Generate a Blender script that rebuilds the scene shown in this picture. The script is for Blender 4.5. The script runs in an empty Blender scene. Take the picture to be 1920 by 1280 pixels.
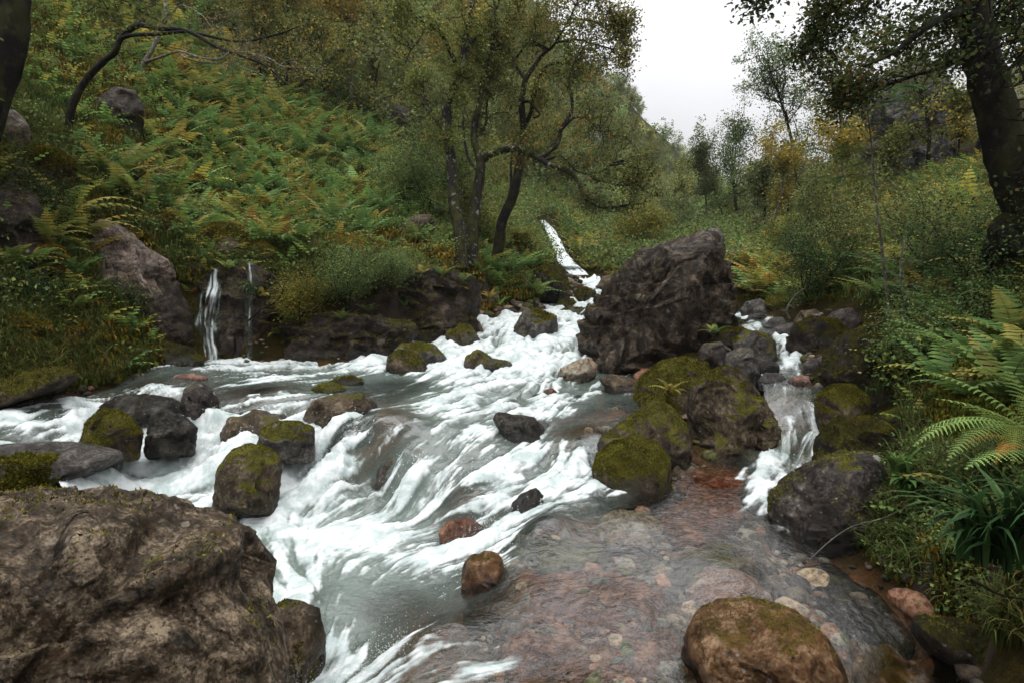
import bpy, bmesh, math, random
import numpy as np
from mathutils import Vector, Matrix

# ------------------------------------------------------------------ camera, sky, sun, exposure
SC = bpy.context.scene
COL = SC.collection
PITCH = math.radians(5.0)
CAMZ = 2.0
FPX = 1120.0                      # focal length in pixels of the 1920 px wide photograph
cam_d = bpy.data.cameras.new('camera')
cam_d.sensor_width = 36.0
cam_d.lens = 36.0 * FPX / 1920.0
cam_d.clip_start = 0.05
cam_d.clip_end = 3000.0
cam = bpy.data.objects.new('camera', cam_d)
COL.objects.link(cam)
cam.location = (0, 0, CAMZ)
cam.rotation_euler = (math.radians(90) - PITCH, 0, 0)
SC.camera = cam

SUN_EL, SUN_AZ = math.radians(76), math.radians(200)      # azimuth from +Y towards +X
world = bpy.data.worlds.new('World')
SC.world = world
world.use_nodes = True
wn, wl = world.node_tree.nodes, world.node_tree.links
wn.clear()
wo = wn.new('ShaderNodeOutputWorld')
wb = wn.new('ShaderNodeBackground')
sky = wn.new('ShaderNodeTexSky')
sky.sky_type = 'NISHITA'
sky.sun_disc = False
sky.sun_elevation = SUN_EL
sky.sun_rotation = SUN_AZ
sky.dust_density = 4.0
hsv = wn.new('ShaderNodeHueSaturation')
hsv.inputs['Saturation'].default_value = 0.04            # overcast: the cloud cover takes the blue out
mixc = wn.new('ShaderNodeMixRGB')
mixc.inputs['Fac'].default_value = 0.93                   # even stratus over the clear sky
mixc.inputs['Color2'].default_value = (8.2, 8.25, 8.5, 1)
wl.new(sky.outputs[0], hsv.inputs['Color'])
wl.new(hsv.outputs[0], mixc.inputs['Color1'])
# overcast sky: the zenith is about three times as bright as the horizon
wtc = wn.new('ShaderNodeTexCoord')
wsp = wn.new('ShaderNodeSeparateXYZ')
wl.new(wtc.outputs['Generated'], wsp.inputs[0])
wmr = wn.new('ShaderNodeMapRange')
for _i, _v in enumerate((0.0, 1.0, 0.27, 2.55)):
    wmr.inputs[1 + _i].default_value = _v
wl.new(wsp.outputs['Z'], wmr.inputs[0])
wmul = wn.new('ShaderNodeMixRGB')
wmul.blend_type = 'MULTIPLY'
wmul.inputs['Fac'].default_value = 1.0
wl.new(mixc.outputs[0], wmul.inputs['Color1'])
wl.new(wmr.outputs[0], wmul.inputs['Color2'])
wcl = wn.new('ShaderNodeTexNoise')                          # faint tone in the cloud sheet
wcl.inputs['Scale'].default_value = 2.2
wcl.inputs['Detail'].default_value = 5
wl.new(wtc.outputs['Generated'], wcl.inputs['Vector'])
wcr = wn.new('ShaderNodeMapRange')
for _i, _v in enumerate((0.3, 0.7, 0.93, 1.06)):
    wcr.inputs[1 + _i].default_value = _v
wl.new(wcl.outputs['Fac'], wcr.inputs[0])
wm2 = wn.new('ShaderNodeMixRGB')
wm2.blend_type = 'MULTIPLY'
wm2.inputs['Fac'].default_value = 1.0
wl.new(wmul.outputs[0], wm2.inputs['Color1'])
wl.new(wcr.outputs[0], wm2.inputs['Color2'])
wl.new(wm2.outputs[0], wb.inputs['Color'])
wb.inputs['Strength'].default_value = 0.080
wl.new(wb.outputs[0], wo.inputs['Surface'])

sun_d = bpy.data.lights.new('sun', 'SUN')
sun_d.energy = 1.5
sun_d.angle = math.radians(70)
sun_d.color = (1.0, 0.97, 0.92)
sun = bpy.data.objects.new('sun', sun_d)
COL.objects.link(sun)
sdir = Vector((math.sin(SUN_AZ) * math.cos(SUN_EL), math.cos(SUN_AZ) * math.cos(SUN_EL), math.sin(SUN_EL)))
sun.rotation_euler = (-sdir).to_track_quat('-Z', 'Y').to_euler()
sun.location = (0, 10, 40)

SC.view_settings.view_transform = 'Standard'
SC.view_settings.look = 'None'
SC.view_settings.exposure = 0.7
SC.view_settings.gamma = 1.0
SC.view_settings.use_curve_mapping = False
SC.render.engine = 'CYCLES'
SC.cycles.max_bounces = 6
SC.cycles.diffuse_bounces = 3
SC.cycles.glossy_bounces = 2
SC.cycles.transmission_bounces = 3
SC.cycles.transparent_max_bounces = 8
SC.cycles.caustics_reflective = False
SC.cycles.caustics_refractive = False

# ------------------------------------------------------------------ numbers: noise, pixels to points, RBF
rng = np.random.default_rng(7)
_perm = np.random.default_rng(11).permutation(256).astype(np.int64)
_perm = np.concatenate([_perm, _perm, _perm])
_g = np.random.default_rng(12).normal(size=(256, 3))
_g /= np.linalg.norm(_g, axis=1)[:, None]

def perlin(p):
    p = np.asarray(p, float)
    i = np.floor(p).astype(np.int64)
    f = p - i
    i &= 255
    w = f * f * f * (f * (f * 6 - 15) + 10)
    out = 0
    for dx in (0, 1):
        for dy in (0, 1):
            for dz in (0, 1):
                h = _perm[_perm[_perm[i[:, 0] + dx] + i[:, 1] + dy] + i[:, 2] + dz]
                g = _g[h]
                v = g[:, 0] * (f[:, 0] - dx) + g[:, 1] * (f[:, 1] - dy) + g[:, 2] * (f[:, 2] - dz)
                out = out + v * (w[:, 0] if dx else 1 - w[:, 0]) * (w[:, 1] if dy else 1 - w[:, 1]) * (w[:, 2] if dz else 1 - w[:, 2])
    return out * 1.5

def fbm(p, octv=4, gain=0.5, lac=2.03):
    p = np.asarray(p, float)
    a, s, t = 1.0, 0.0, 0.0
    for k in range(octv):
        s = s + a * perlin(p + 17.3 * k)
        t += a
        a *= gain
        p = p * lac
    return s / t

def ridged(p, octv=3, gain=0.5):
    p = np.asarray(p, float)
    a, s, t = 1.0, 0.0, 0.0
    for k in range(octv):
        s = s + a * (1 - 2 * np.abs(perlin(p + 31.7 * k)))
        t += a
        a *= gain
        p = p * 2.1
    return s / t

def sstep(a, b, x):
    t = np.clip((x - a) / (b - a), 0, 1)
    return t * t * (3 - 2 * t)

CP, SP = math.cos(PITCH), math.sin(PITCH)

def P(px, py, d):
    r = (px - 960) / FPX * d
    u = (640 - py) / FPX * d
    return np.array([r, d * CP + u * SP, CAMZ - d * SP + u * CP])

def DZ(px, py, z):
    u = (640 - py) / FPX
    return (z - CAMZ) / (u * CP - SP)

def PZ(px, py, z):
    return P(px, py, DZ(px, py, z))

def proj(p):
    """world points (N,3) -> pixels in the 1920 px frame and depth"""
    q = np.asarray(p, float) - np.array([0, 0, CAMZ])
    d = q[:, 1] * CP - q[:, 2] * SP
    up = q[:, 1] * SP + q[:, 2] * CP
    dd = np.maximum(d, 1e-3)
    return 960 + FPX * q[:, 0] / dd, 640 - FPX * up / dd, d

def inside(px, py, poly):
    poly = np.asarray(poly, float)
    r = np.zeros(len(px), bool)
    n = len(poly)
    for i in range(n):
        x1, y1 = poly[i]
        x2, y2 = poly[(i + 1) % n]
        if y1 == y2:
            continue
        c = ((y1 > py) != (y2 > py)) & (px < (x2 - x1) * (py - y1) / (y2 - y1) + x1)
        r ^= c
    return r

VS = 0.62
class RBF:
    """smooth surface through control points, in (bearing, log distance) coordinates"""
    def __init__(self, pts, vals, c=0.03, lam=1e-4):
        self.c = c
        uv = self.uv(pts)
        self.x = uv
        n = len(uv)
        K = self.k(uv, uv) - lam * np.eye(n)
        A = np.zeros((n + 3, n + 3))
        A[:n, :n] = K
        A[:n, n] = 1
        A[:n, n + 1:] = uv
        A[n, :n] = 1
        A[n + 1:, :n] = uv.T
        b = np.zeros(n + 3)
        b[:n] = vals
        self.w = np.linalg.solve(A, b)
    @staticmethod
    def uv(p):
        p = np.asarray(p, float)
        return np.stack([p[:, 0] / p[:, 1], np.log(p[:, 1]) * VS], 1)
    def k(self, a, b):
        d2 = ((a[:, None, :] - b[None, :, :]) ** 2).sum(2)
        return np.sqrt(d2 + self.c ** 2)
    def at_uv(self, uv):
        out = np.empty(len(uv))
        n = len(self.x)
        for s in range(0, len(uv), 20000):
            q = uv[s:s + 20000]
            out[s:s + 20000] = self.k(q, self.x) @ self.w[:n] + self.w[n] + q @ self.w[n + 1:]
        return out
    def __call__(self, p):
        return self.at_uv(self.uv(p))

# ------------------------------------------------------------------ water level and terrain control points
WZ = [  # px, py, height of the water
 (560,1270,-.12),(620,1150,-.04),(650,1050,0),(450,950,.02),(250,905,.05),(600,950,.03),(750,1000,.02),(840,1040,0),
 (330,850,.2),(280,880,.1),(480,790,.5),(400,765,.58),(300,740,.68),(560,905,.1),(500,850,.28),(640,850,.35),(700,800,.54),
 (760,960,.05),(820,945,.1),(870,850,.42),(900,800,.54),(800,765,.62),(780,860,.36),(700,900,.12),(1000,880,.38),(950,960,.24),(1050,940,.37),
 (1100,890,.39),(850,1000,.03),(960,1015,.24),(700,740,.68),(900,730,.69),(1050,760,.62),(1150,770,.6),(1100,830,.46),
 (560,745,.67),(600,690,.75),(450,692,.75),(250,722,.72),(100,770,.66),(0,810,.6),(-150,850,.56),(800,700,.73),(1000,710,.73),(1200,720,.68),
 (1180,695,.74),(760,645,.98),(690,655,.9),(850,655,.93),(1000,660,.92),(1070,645,1.0),(950,622,1.15),(920,602,1.3),(1050,605,1.3),
 (1200,960,.36),(1100,1000,.35),(1350,880,.38),(1450,900,.38),(1400,1000,.34),(1300,1050,.32),(1000,1100,.28),(1150,1150,.26),
 (1500,1100,.3),(1650,1220,.25),(1350,1270,.2),(1000,1270,.2),(850,1210,.17),(760,1260,.12),(960,1055,.27),(1490,878,.37),(1700,1290,.2),
 (760,1160,-.02),(820,1110,.0),(700,1230,-.05),(1600,1085,.29),(1720,1165,.26),(1810,1235,.22),(1560,1030,.32)]
WD = [(1000,570,17),(1080,556,18.5),(1110,530,22.5),(1130,545,20),(1500,800,5.9),(1490,765,6.2),(1482,728,6.5),(1480,702,7),
 (1472,645,8.5),(1440,602,10.5),(1392,587,13)]
Wp = [PZ(*t) for t in WZ] + [P(*t) for t in WD]
Wp = np.array(Wp)
waterF = RBF(Wp, (Wp[:, 2] - CAMZ) / Wp[:, 1], c=0.015, lam=2e-4)

TD = [  # px, py, depth
 (0,758,6.5),(150,715,7.6),(330,680,9.4),(400,672,9.7),(550,658,10.2),(680,640,10.9),(760,605,12),(870,583,13.7),(930,570,14.6),(975,552,16.5),
 (0,650,6.9),(150,600,8),(300,560,9.6),(370,505,10.3),(450,500,10.8),(600,510,11),(740,510,11.6),(850,490,13.3),(900,500,14.2),(960,510,15.5),(1040,500,18.5),(1055,512,20),
 (0,500,7.6),(100,520,8.2),(200,430,9.8),(350,450,11.5),(500,430,13),(650,440,13.5),(780,440,14.5),
 (0,350,8.2),(100,350,9.8),(200,300,12),(350,350,14.5),(500,330,17),(650,350,18),(750,380,18),
 (0,200,10),(120,230,12),(200,200,14),(350,230,18),(500,230,22),(650,250,25),(780,300,26),
 (0,60,13),(200,60,19),(400,100,26),(600,120,34),(800,200,40),(900,300,42),
 (0,-100,16),(200,-100,26),(400,-60,36),(600,-60,48),(800,-50,65),(1000,0,85),
 (-300,500,6),(-300,200,8),(-300,-100,11),(-300,740,5.3),
 (950,430,22),(1000,405,29),(1020,425,29),(1060,480,25),(1100,425,33),(1150,455,30),(1130,500,25),(1200,425,42),(1250,432,45),
 (1000,250,62),(1050,100,95),(1100,300,75),(1150,160,120),(1200,320,100),(1240,265,140),(1300,365,160),(1340,425,180),(1280,400,90),
 (1240,420,230),(1340,450,250),(1100,280,210),(1000,200,210),(700,0,200),
 (1390,490,16),(1340,455,24),(1400,445,25),(1450,485,17),(1500,435,20),(1560,345,33),(1500,372,36),(1420,410,40),(1640,335,25),(1700,305,24),(1800,330,14),(1900,330,10),(1920,420,7.5),
 (1450,555,13),(1550,555,10.5),(1650,510,10),(1750,510,8.5),(1850,530,6.5),(1920,565,5.4),
 (1550,645,8),(1600,655,7.8),(1650,690,7.0),(1750,670,6.0),(1850,710,4.5),(1950,760,3.7),
 (1560,765,6.6),(1600,835,5.9),(1565,885,5.5),(1650,910,4.6),(1750,890,4),(1850,910,3.4),(1950,960,2.9),
 (1665,1005,3.8),(1745,1055,3.4),(1845,1125,3.0),(1970,1190,2.6),(1750,1010,3.3),(1900,1090,2.7),(2100,900,2.6),(2200,600,3.5),(2200,300,6),(2200,1100,2.2),
 (1560,430,65),(1420,445,75),(1900,140,200),(1750,270,150),(1450,440,180),(1560,420,180),(2200,50,30),
 (1300,650,9),(1350,700,7.6),(1420,665,8.4),(1385,560,13.5),(1250,690,8.3),(1380,600,11),(1430,760,6.6),(1545,700,6.8),(1530,660,7.6),(1500,600,10)]
TZ = [(200,1100,-.25),(0,1270,-.25),(450,1250,-.35),(100,880,.1),(0,900,.1),(-200,1000,0),(1150,800,.4),(1260,860,.36),(1280,790,.5),(1330,868,.38),(1215,690,.55),(1350,720,.72)]
Tp = [P(*t) for t in TD] + [PZ(*t) for t in TZ]
for (px, py, z), q in zip(WZ, Wp[:len(WZ)]):
    dep = 0.14 if (px > 950 and py > 930) else 0.3
    Tp.append(q - np.array([0, 0, dep]))
for q in Wp[len(WZ):]:
    Tp.append(q - np.array([0, 0, 0.22]))
Tp = np.array(Tp)
terrF = RBF(Tp, (Tp[:, 2] - CAMZ) / Tp[:, 1], c=0.012, lam=3e-4)

# terrain as a fan-shaped grid whose cells grow with distance
NU, NV = 740, 640
gu = np.linspace(-1.95, 1.95, NU)
gv = np.linspace(math.log(0.9), math.log(300.0), NV)
GU, GV = np.meshgrid(gu, gv)
GY = np.exp(GV)
GX = GU * GY
t = terrF.at_uv(np.stack([GU.ravel(), GV.ravel() * VS], 1)).reshape(NV, NU)
GZ = CAMZ + t * GY
wt = waterF.at_uv(np.stack([GU.ravel(), GV.ravel() * VS], 1)).reshape(NV, NU)
GW = CAMZ + wt * GY
pp = np.stack([GX.ravel(), GY.ravel(), GZ.ravel() * 1.0], 1)
amp = np.clip(0.035 * GY, 0.04, 1.6).ravel()
n1 = fbm(pp * 0.9 + 3, 4) * 0.6 + fbm(pp * 3.1 + 9, 3) * 0.25
n2 = fbm(pp / np.maximum(GY.ravel(), 6)[:, None] * 9 + 5, 3)
dzn = (n1 * np.minimum(amp, 0.45) + n2 * np.maximum(amp - 0.45, 0)).reshape(NV, NU)
above = sstep(-0.15, 0.5, GZ - GW)
above[(GY > 26)] = 1
bedn = (0.045 * fbm(pp * 2.7, 3) + 0.03 * ridged(pp * 6.0, 2)).reshape(NV, NU)
GZ = GZ + dzn * above + bedn * (1 - above)
STREAM = [(-160,900),(-160,790),(0,735),(140,700),(330,670),(560,640),(700,620),(800,585),(900,560),(985,545),(1070,520),(1120,512),(1160,530),(1120,590),(1110,650),(1230,670),(1240,760),
          (1290,800),(1440,850),(1435,760),(1425,700),(1420,640),(1370,596),(1372,572),(1420,576),(1500,620),(1520,690),(1545,740),(1560,800),(1530,900),(1540,960),(1660,1000),(1780,1060),(1980,1150),(1960,1360),(200,1360),(240,1100),(240,980),(150,960),(90,900)]
_sx, _sy, _ = proj(np.stack([GX.ravel(), GY.ravel(), GW.ravel()], 1))
_sh = (inside(_sx, _sy, [(880,1180),(1300,1080),(1420,1120),(1400,1380),(640,1380),(760,1220)]) & (GY.ravel() < 6)).reshape(NV, NU)
GZ = np.where(_sh, np.minimum(GZ, GW - 0.08), GZ)
GS = (inside(_sx, _sy, STREAM) & (GY.ravel() < 26)).reshape(NV, NU).astype(float)

def _bil(G, x, y):
    u = np.clip((x / y - gu[0]) / (gu[1] - gu[0]), 0, NU - 1.001)
    v = np.clip((np.log(np.maximum(y, 0.91)) - gv[0]) / (gv[1] - gv[0]), 0, NV - 1.001)
    iu, iv = u.astype(int), v.astype(int)
    fu, fv = u - iu, v - iv
    return (G[iv, iu] * (1 - fu) * (1 - fv) + G[iv, iu + 1] * fu * (1 - fv) + G[iv + 1, iu] * (1 - fu) * fv + G[iv + 1, iu + 1] * fu * fv)

def tz(x, y):
    return _bil(GZ, np.asarray(x, float), np.asarray(y, float))

_gx = np.gradient(GZ, axis=1) / np.maximum(np.gradient(GX, axis=1), 1e-6)
_gy = (np.gradient(GZ, axis=0) - _gx * np.gradient(GX, axis=0)) / np.gradient(GY, axis=0)
GN = 1 / np.sqrt(1 + _gx ** 2 + _gy ** 2)
def steep(x, y):
    return _bil(GN, np.asarray(x, float), np.asarray(y, float))

def in_stream(x, y):
    return _bil(GS, np.asarray(x, float), np.asarray(y, float)) > 0.3

def tzw(x, y):
    return _bil(GW, np.asarray(x, float), np.asarray(y, float))

def hit(px, py, dmin=1.5, dmax=300):
    """where the sight line of a pixel first meets the ground"""
    ds = np.exp(np.linspace(math.log(dmin), math.log(dmax), 900))
    q = np.array([P(px, py, d) for d in ds])
    below = q[:, 2] < tz(q[:, 0], q[:, 1])
    i = int(np.argmax(below)) if below.any() else len(ds) - 1
    return np.array([q[i, 0], q[i, 1], float(tz(q[i:i + 1, 0], q[i:i + 1, 1])[0])])

def ground(px, d):
    """the ground point on a bearing at a depth"""
    x = (px - 960) / FPX * d
    y = d * CP
    z = float(tz(np.array([x]), np.array([y]))[0])
    for _ in range(4):
        y = d / CP + (z - CAMZ) * SP / CP
        z = float(tz(np.array([x]), np.array([y]))[0])
    return np.array([x, y, z])

# ------------------------------------------------------------------ meshes, things, parts
def mesh(name, V, F, mat=None, col=None, smooth=True, attrs=None):
    V = np.asarray(V, np.float32)
    F = np.asarray(F, np.int32)
    k = F.shape[1]
    m = bpy.data.meshes.new(name)
    m.vertices.add(len(V))
    m.vertices.foreach_set('co', V.ravel())
    m.loops.add(F.size)
    m.loops.foreach_set('vertex_index', F.ravel())
    m.polygons.add(len(F))
    m.polygons.foreach_set('loop_start', np.arange(0, F.size, k, dtype=np.int32))
    if smooth:
        m.polygons.foreach_set('use_smooth', np.ones(len(F), bool))
    m.update(calc_edges=True)
    if col is not None:
        a = m.color_attributes.new('Col', 'FLOAT_COLOR', 'POINT')
        c = np.ones((len(V), 4), np.float32)
        c[:, :3] = col
        a.data.foreach_set('color', c.ravel())
    for nm, arr in (attrs or {}).items():
        a = m.attributes.new(nm, 'FLOAT', 'POINT')
        a.data.foreach_set('value', np.asarray(arr, np.float32))
    if mat is not None:
        m.materials.append(mat)
    return m

def link(name, data, parent=None, loc=None):
    o = bpy.data.objects.new(name, data)
    COL.objects.link(o)
    if parent is not None:
        o.parent = parent
    if loc is not None:
        o.location = [float(v) for v in loc]
    return o

def tag(o, label, cat, group=None):
    o['label'] = label
    o['category'] = cat
    if group:
        o['group'] = group
    return o

def kind(o, k):
    o['kind'] = k
    return o

def copy_tree(o, loc, rotz=0.0, scale=1.0):
    c = o.copy()
    COL.objects.link(c)
    c.location = [float(v) for v in loc]
    c.rotation_euler = (0, 0, rotz)
    c.scale = (scale, scale, scale)
    for ch in o.children:
        k = ch.copy()
        COL.objects.link(k)
        k.parent = c
    return c

class Soup:
    """collects triangles with point colours"""
    def __init__(self):
        self.V, self.F, self.C, self.n = [], [], [], 0
    def add(self, V, F, C):
        V = np.asarray(V, float)
        self.V.append(V)
        self.F.append(np.asarray(F, int) + self.n)
        C = np.asarray(C, float)
        if C.ndim == 1:
            C = np.tile(C, (len(V), 1))
        self.C.append(C)
        self.n += len(V)
    def get(self):
        return np.concatenate(self.V), np.concatenate(self.F), np.concatenate(self.C)
    def mesh(self, name, mat, smooth=False):
        V, F, C = self.get()
        return mesh(name, V, F, mat, C, smooth)

def tube(pts, rad, ns=7, jitter=0.0, seed=0):
    pts = np.asarray(pts, float)
    n = len(pts)
    tan = np.gradient(pts, axis=0)
    tan /= np.linalg.norm(tan, axis=1)[:, None] + 1e-9
    ref = np.array([0.3, 1.0, 0.2])
    V = []
    a = np.linspace(0, 2 * math.pi, ns, endpoint=False)
    for i in range(n):
        b = np.cross(tan[i], ref)
        b /= np.linalg.norm(b) + 1e-9
        c = np.cross(tan[i], b)
        V.append(pts[i] + rad[i] * (np.cos(a)[:, None] * b + np.sin(a)[:, None] * c))
    V = np.concatenate(V)
    if jitter:
        q = np.concatenate([np.repeat(pts[i:i + 1], ns, 0) for i in range(n)])
        V = q + (V - q) * (1 + jitter * fbm(V * 6 + seed, 2))[:, None]
    F = []
    for i in range(n - 1):
        for j in range(ns):
            k = (j + 1) % ns
            p0, p1, p2, p3 = i * ns + j, i * ns + k, (i + 1) * ns + k, (i + 1) * ns + j
            F += [(p0, p1, p2), (p0, p2, p3)]
    c0 = len(V)
    V = np.concatenate([V, pts[-1:]])
    F += [((n - 1) * ns + j, (n - 1) * ns + (j + 1) % ns, c0) for j in range(ns)]
    return V, np.array(F)

def smooth_path(pts, m=4):
    """Catmull-Rom through the points"""
    p = np.asarray(pts, float)
    p = np.concatenate([[2 * p[0] - p[1]], p, [2 * p[-1] - p[-2]]])
    out = []
    for i in range(1, len(p) - 2):
        for t in np.linspace(0, 1, m, endpoint=False):
            a, b, c, d = p[i - 1], p[i], p[i + 1], p[i + 2]
            out.append(0.5 * (2 * b + (c - a) * t + (2 * a - 5 * b + 4 * c - d) * t * t + (3 * b - a - 3 * c + d) * t ** 3))
    out.append(p[-2])
    return np.array(out)

# ------------------------------------------------------------------ materials
def new_mat(name):
    m = bpy.data.materials.new(name)
    m.use_nodes = True
    m.node_tree.nodes.clear()
    return m, m.node_tree.nodes, m.node_tree.links

class N:
    """small node writer"""
    def __init__(self, name):
        self.m, self.n, self.l = new_mat(name)
        self.out = self.n.new('ShaderNodeOutputMaterial')
    def put(self, sock, v):
        if hasattr(v, 'links') or isinstance(v, bpy.types.NodeSocket):
            self.l.new(v, sock)
        elif v is not None:
            if isinstance(v, (tuple, list)) and len(v) == 3 and sock.type == 'RGBA':
                v = (*v, 1)
            sock.default_value = v
    def tex(self):
        return self.n.new('ShaderNodeTexCoord').outputs['Object']
    def mapping(self, vec, scale=(1, 1, 1), loc=(0, 0, 0), rot=(0, 0, 0)):
        x = self.n.new('ShaderNodeMapping')
        self.l.new(vec, x.inputs['Vector'])
        x.inputs['Scale'].default_value = scale
        x.inputs['Location'].default_value = loc
        x.inputs['Rotation'].default_value = rot
        return x.outputs[0]
    def noise(self, vec, scale, detail=6, rough=0.6, dist=0.0):
        x = self.n.new('ShaderNodeTexNoise')
        self.l.new(vec, x.inputs['Vector'])
        x.inputs['Scale'].default_value = scale
        x.inputs['Detail'].default_value = detail
        x.inputs['Roughness'].default_value = rough
        x.inputs['Distortion'].default_value = dist
        return x.outputs['Fac']
    def voro(self, vec, scale, feature='F1', out='Distance', rnd=1.0):
        x = self.n.new('ShaderNodeTexVoronoi')
        x.feature = feature
        self.l.new(vec, x.inputs['Vector'])
        x.inputs['Scale'].default_value = scale
        x.inputs['Randomness'].default_value = rnd
        return x.outputs[out]
    def ramp(self, fac, stops, interp='LINEAR'):
        x = self.n.new('ShaderNodeValToRGB')
        x.color_ramp.interpolation = interp
        e = x.color_ramp.elements
        while len(e) < len(stops):
            e.new(0.5)
        for el, (p, c) in zip(e, stops):
            el.position = p
            el.color = (*c, 1) if isinstance(c, (tuple, list)) else (c, c, c, 1)
        self.l.new(fac, x.inputs['Fac'])
        return x.outputs['Color']
    def mix(self, fac, a, b, mode='MIX'):
        x = self.n.new('ShaderNodeMixRGB')
        x.blend_type = mode
        self.put(x.inputs['Fac'], fac)
        self.put(x.inputs['Color1'], a)
        self.put(x.inputs['Color2'], b)
        return x.outputs[0]
    def math(self, op, a, b=None, clamp=False):
        x = self.n.new('ShaderNodeMath')
        x.operation = op
        x.use_clamp = clamp
        self.put(x.inputs[0], a)
        if b is not None:
            self.put(x.inputs[1], b)
        return x.outputs[0]
    def mrange(self, v, a, b, c=0.0, d=1.0):
        x = self.n.new('ShaderNodeMapRange')
        x.interpolation_type = 'SMOOTHSTEP'
        self.l.new(v, x.inputs[0])
        for i, w in enumerate((a, b, c, d)):
            x.inputs[1 + i].default_value = w
        return x.outputs[0]
    def attr(self, name, out='Color'):
        x = self.n.new('ShaderNodeAttribute')
        x.attribute_name = name
        return x.outputs[out]
    def normal_z(self):
        g = self.n.new('ShaderNodeNewGeometry')
        s = self.n.new('ShaderNodeSeparateXYZ')
        self.l.new(g.outputs['Normal'], s.inputs[0])
        return s.outputs['Z']
    def bump(self, h, strength=0.5, dist=0.02, normal=None):
        x = self.n.new('ShaderNodeBump')
        x.inputs['Strength'].default_value = strength
        x.inputs['Distance'].default_value = dist
        self.l.new(h, x.inputs['Height'])
        if normal is not None:
            self.l.new(normal, x.inputs['Normal'])
        return x.outputs[0]
    def bsdf(self, col, rough=0.8, spec=0.3, normal=None):
        x = self.n.new('ShaderNodeBsdfPrincipled')
        self.put(x.inputs['Base Color'], col)
        self.put(x.inputs['Roughness'], rough)
        self.put(x.inputs['Specular IOR Level'], spec)
        if normal is not None:
            self.l.new(normal, x.inputs['Normal'])
        return x.outputs[0]
    def shader(self, typ, **kw):
        x = self.n.new(typ)
        for k, v in kw.items():
            self.put(x.inputs[k], v)
        return x.outputs[0]
    def mixs(self, fac, a, b):
        x = self.n.new('ShaderNodeMixShader')
        self.put(x.inputs[0], fac)
        self.l.new(a, x.inputs[1])
        self.l.new(b, x.inputs[2])
        return x.outputs[0]
    def done(self, s):
        self.l.new(s, self.out.inputs['Surface'])
        return self.m

def leaf_mat(name, transl=0.38, rough=0.5, spec=0.10, tint=(1.5, 1.5, 1.4)):
    k = N(name)
    c = k.attr('Col')
    oi = k.n.new('ShaderNodeObjectInfo')
    h = k.n.new('ShaderNodeHueSaturation')
    k.l.new(c, h.inputs['Color'])
    k.l.new(k.mrange(oi.outputs['Random'], 0, 1, 0.485, 0.503), h.inputs['Hue'])
    k.l.new(k.mrange(oi.outputs['Random'], 0, 1, 0.75, 1.2), h.inputs['Value'])
    col = k.mix(1.0, h.outputs[0], tint, 'MULTIPLY')
    a = k.bsdf(col, rough, spec)
    b = k.shader('ShaderNodeBsdfTranslucent', Color=col)
    return k.done(k.mixs(transl, a, b))

LEAF = leaf_mat('leaf')
FERN = leaf_mat('fern_frond', 0.35, 0.5, 0.10, (1.65, 1.8, 1.5))
GRASS = leaf_mat('grass_blade', 0.3, 0.5, 0.10, (1.15, 1.2, 1.1))
MOSS = leaf_mat('moss_tuft', 0.2, 0.9, 0.06, (1.3, 1.25, 1.0))

def bark_mat(name, c1, c2, lichen, lcol=(0.32, 0.33, 0.29), ls=0.6, moss=0.0):
    k = N(name)
    v = k.tex()
    a = k.noise(k.mapping(v, (14, 14, 4)), 1.0, 8, 0.7)
    col = k.ramp(a, [(0.3, c1), (0.7, c2)])
    b = k.noise(v, 9.0, 5, 0.6, 0.4)
    col = k.mix(k.mrange(b, ls - 0.03, ls + 0.04), col, k.mix(lichen, col, lcol))
    if moss:
        mm = k.math('MULTIPLY', k.mrange(k.noise(v, 3.0, 5), 0.45, 0.6), moss)
        col = k.mix(mm, col, (0.06, 0.065, 0.012))
    return k.done(k.bsdf(col, 0.8, 0.12, k.bump(a, 1.0, 0.05)))

BARK = bark_mat('birch_bark', (0.006, 0.005, 0.004), (0.035, 0.03, 0.024), 0.8, (0.25, 0.25, 0.21), 0.61, 0.6)
BARKD = bark_mat('dark_bark', (0.0025, 0.002, 0.0016), (0.015, 0.012, 0.009), 0.35, (0.06, 0.055, 0.044), 0.62, 0.25)
BARKP = bark_mat('pale_bark', (0.05, 0.045, 0.036), (0.17, 0.155, 0.13), 0.6, (0.34, 0.33, 0.29), 0.56, 0.35)

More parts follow.
